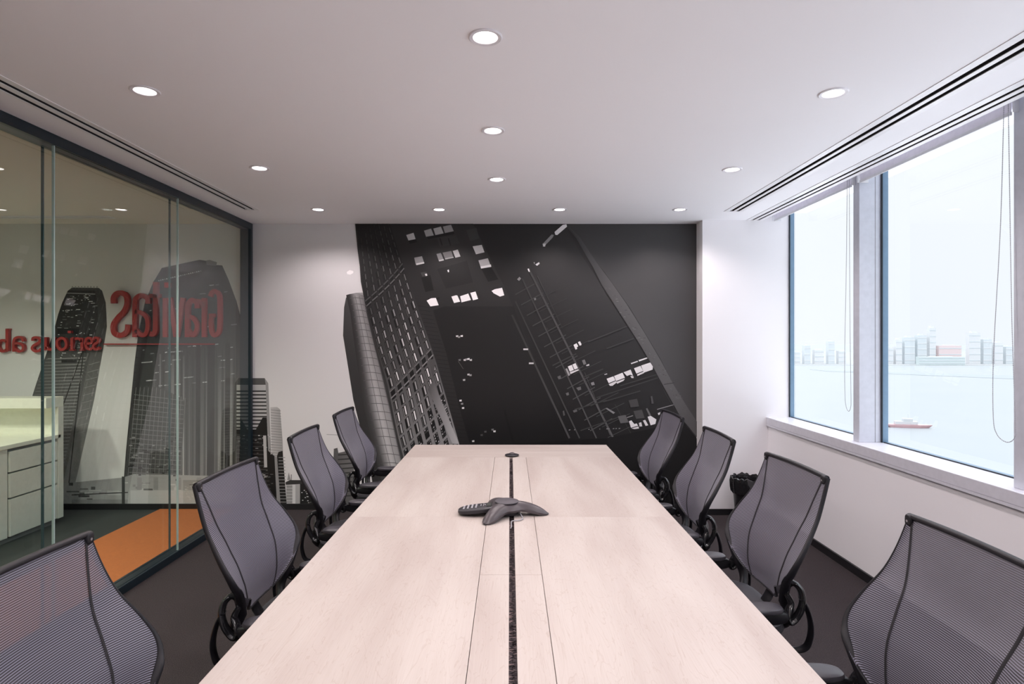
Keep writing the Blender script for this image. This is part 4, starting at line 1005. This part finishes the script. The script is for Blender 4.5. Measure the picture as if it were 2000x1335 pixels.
o = MB().add([(qx0, 1180, ZW), (qx1, 900, ZW), (qx1 + 60, 1010, ZW), (qx0, 1250, ZW), (qx0, 1180, ZW + .4), (qx1, 900, ZW + .4), (qx1 + 60, 1010, ZW + .4), (qx0, 1250, ZW + .4)],
             [(0, 1, 5, 4), (1, 2, 6, 5), (2, 3, 7, 6), (3, 0, 4, 7), (4, 5, 6, 7)]).build('land_quay', B['q']); o['kind'] = 'structure'
rb = random.Random(21)
def far_building(px, w, top, mt, label, Y=1500, group=None, lean=0):
    x0 = shore(px, Y); ww = w / 1170.0 * Y; hgt = (716 - top) / 1170.0 * Y
    r = empty('far_building', (x0, Y, ZW + .4)); tag(r, label, 'building', group)
    MB().box(-ww / 2, ww / 2, 0, 12, 0, hgt).build('tower', B[mt], r)
    MB().box(-ww / 4, ww / 4, 2, 10, hgt, hgt * 1.05).build('roof_block', B['b'], r)
    bd = MB(); n = max(3, int(hgt / 14))
    for k in range(n): bd.box(-ww / 2 - .3, ww / 2 + .3, -.4, .2, hgt * (k + .5) / n, hgt * (k + .5) / n + 2.2)
    bd.build('floor_bands', B['a'] if mt != 'a' else B['b'], r)
FB = [(1556, 14, 692, 'b', 'low white'), (1577, 12, 680, 'a', 'bluish'), (1600, 18, 688, 'b', 'wide white'), (1624, 12, 672, 'a', 'slim bluish'), (1645, 14, 690, 'b', 'low white'),
      (1738, 14, 684, 'b', 'low white'), (1756, 12, 668, 'b', 'slim white'), (1777, 20, 664, 'a', 'broad bluish'), (1801, 18, 660, 'a', 'tall bluish'), (1822, 12, 645, 'b', 'tallest white'), (1904, 22, 655, 'b', 'broad white'), (1929, 16, 668, 'a', 'bluish'), (1951, 16, 674, 'b', 'white'), (1972, 14, 682, 'a', 'low bluish')]
for k, (px, w, top, mt, ad) in enumerate(FB):
    nb = 'seen through the narrow window, number %s from the pillar' % ('one two three four five'.split()[k]) if k < 5 else 'seen through the wide window, number %s from the mullion' % ('one two three four five six seven eight nine'.split()[k - 5])
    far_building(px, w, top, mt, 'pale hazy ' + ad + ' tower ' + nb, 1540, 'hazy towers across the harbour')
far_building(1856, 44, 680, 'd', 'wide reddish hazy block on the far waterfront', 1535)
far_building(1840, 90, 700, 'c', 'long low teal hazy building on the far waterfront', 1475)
# added pale slab just below the windows, bounces daylight up to the ceiling
tr = MB().box(2.9, 31, -40, 60, -7.4, -7.0).build('ground_bounce_slab', mat('white_bounce_surface', (.86, .86, .87), .8, noise=(.4, .03))); tr['kind'] = 'structure'
# red and white boat
YBt = 423.0; bx = shore(1772, YBt)
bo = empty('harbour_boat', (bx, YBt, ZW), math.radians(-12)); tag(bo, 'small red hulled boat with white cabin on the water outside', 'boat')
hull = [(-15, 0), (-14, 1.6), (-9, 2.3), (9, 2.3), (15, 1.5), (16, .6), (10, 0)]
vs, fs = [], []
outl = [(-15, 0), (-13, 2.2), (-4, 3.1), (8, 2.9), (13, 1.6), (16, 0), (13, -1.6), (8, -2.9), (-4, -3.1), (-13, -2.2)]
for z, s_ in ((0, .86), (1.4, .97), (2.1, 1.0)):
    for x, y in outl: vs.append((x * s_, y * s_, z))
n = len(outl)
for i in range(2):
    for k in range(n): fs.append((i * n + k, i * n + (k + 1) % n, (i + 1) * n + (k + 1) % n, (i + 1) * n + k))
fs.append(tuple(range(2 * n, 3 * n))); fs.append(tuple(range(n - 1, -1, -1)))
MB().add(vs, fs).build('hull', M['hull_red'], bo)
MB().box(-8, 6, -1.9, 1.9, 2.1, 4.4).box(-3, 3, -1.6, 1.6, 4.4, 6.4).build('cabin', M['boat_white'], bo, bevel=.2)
MB().lathe([(.12, 6.4), (.08, 9.5)], 8, c=(.5, 0, 0)).build('mast', M['boat_white'], bo)
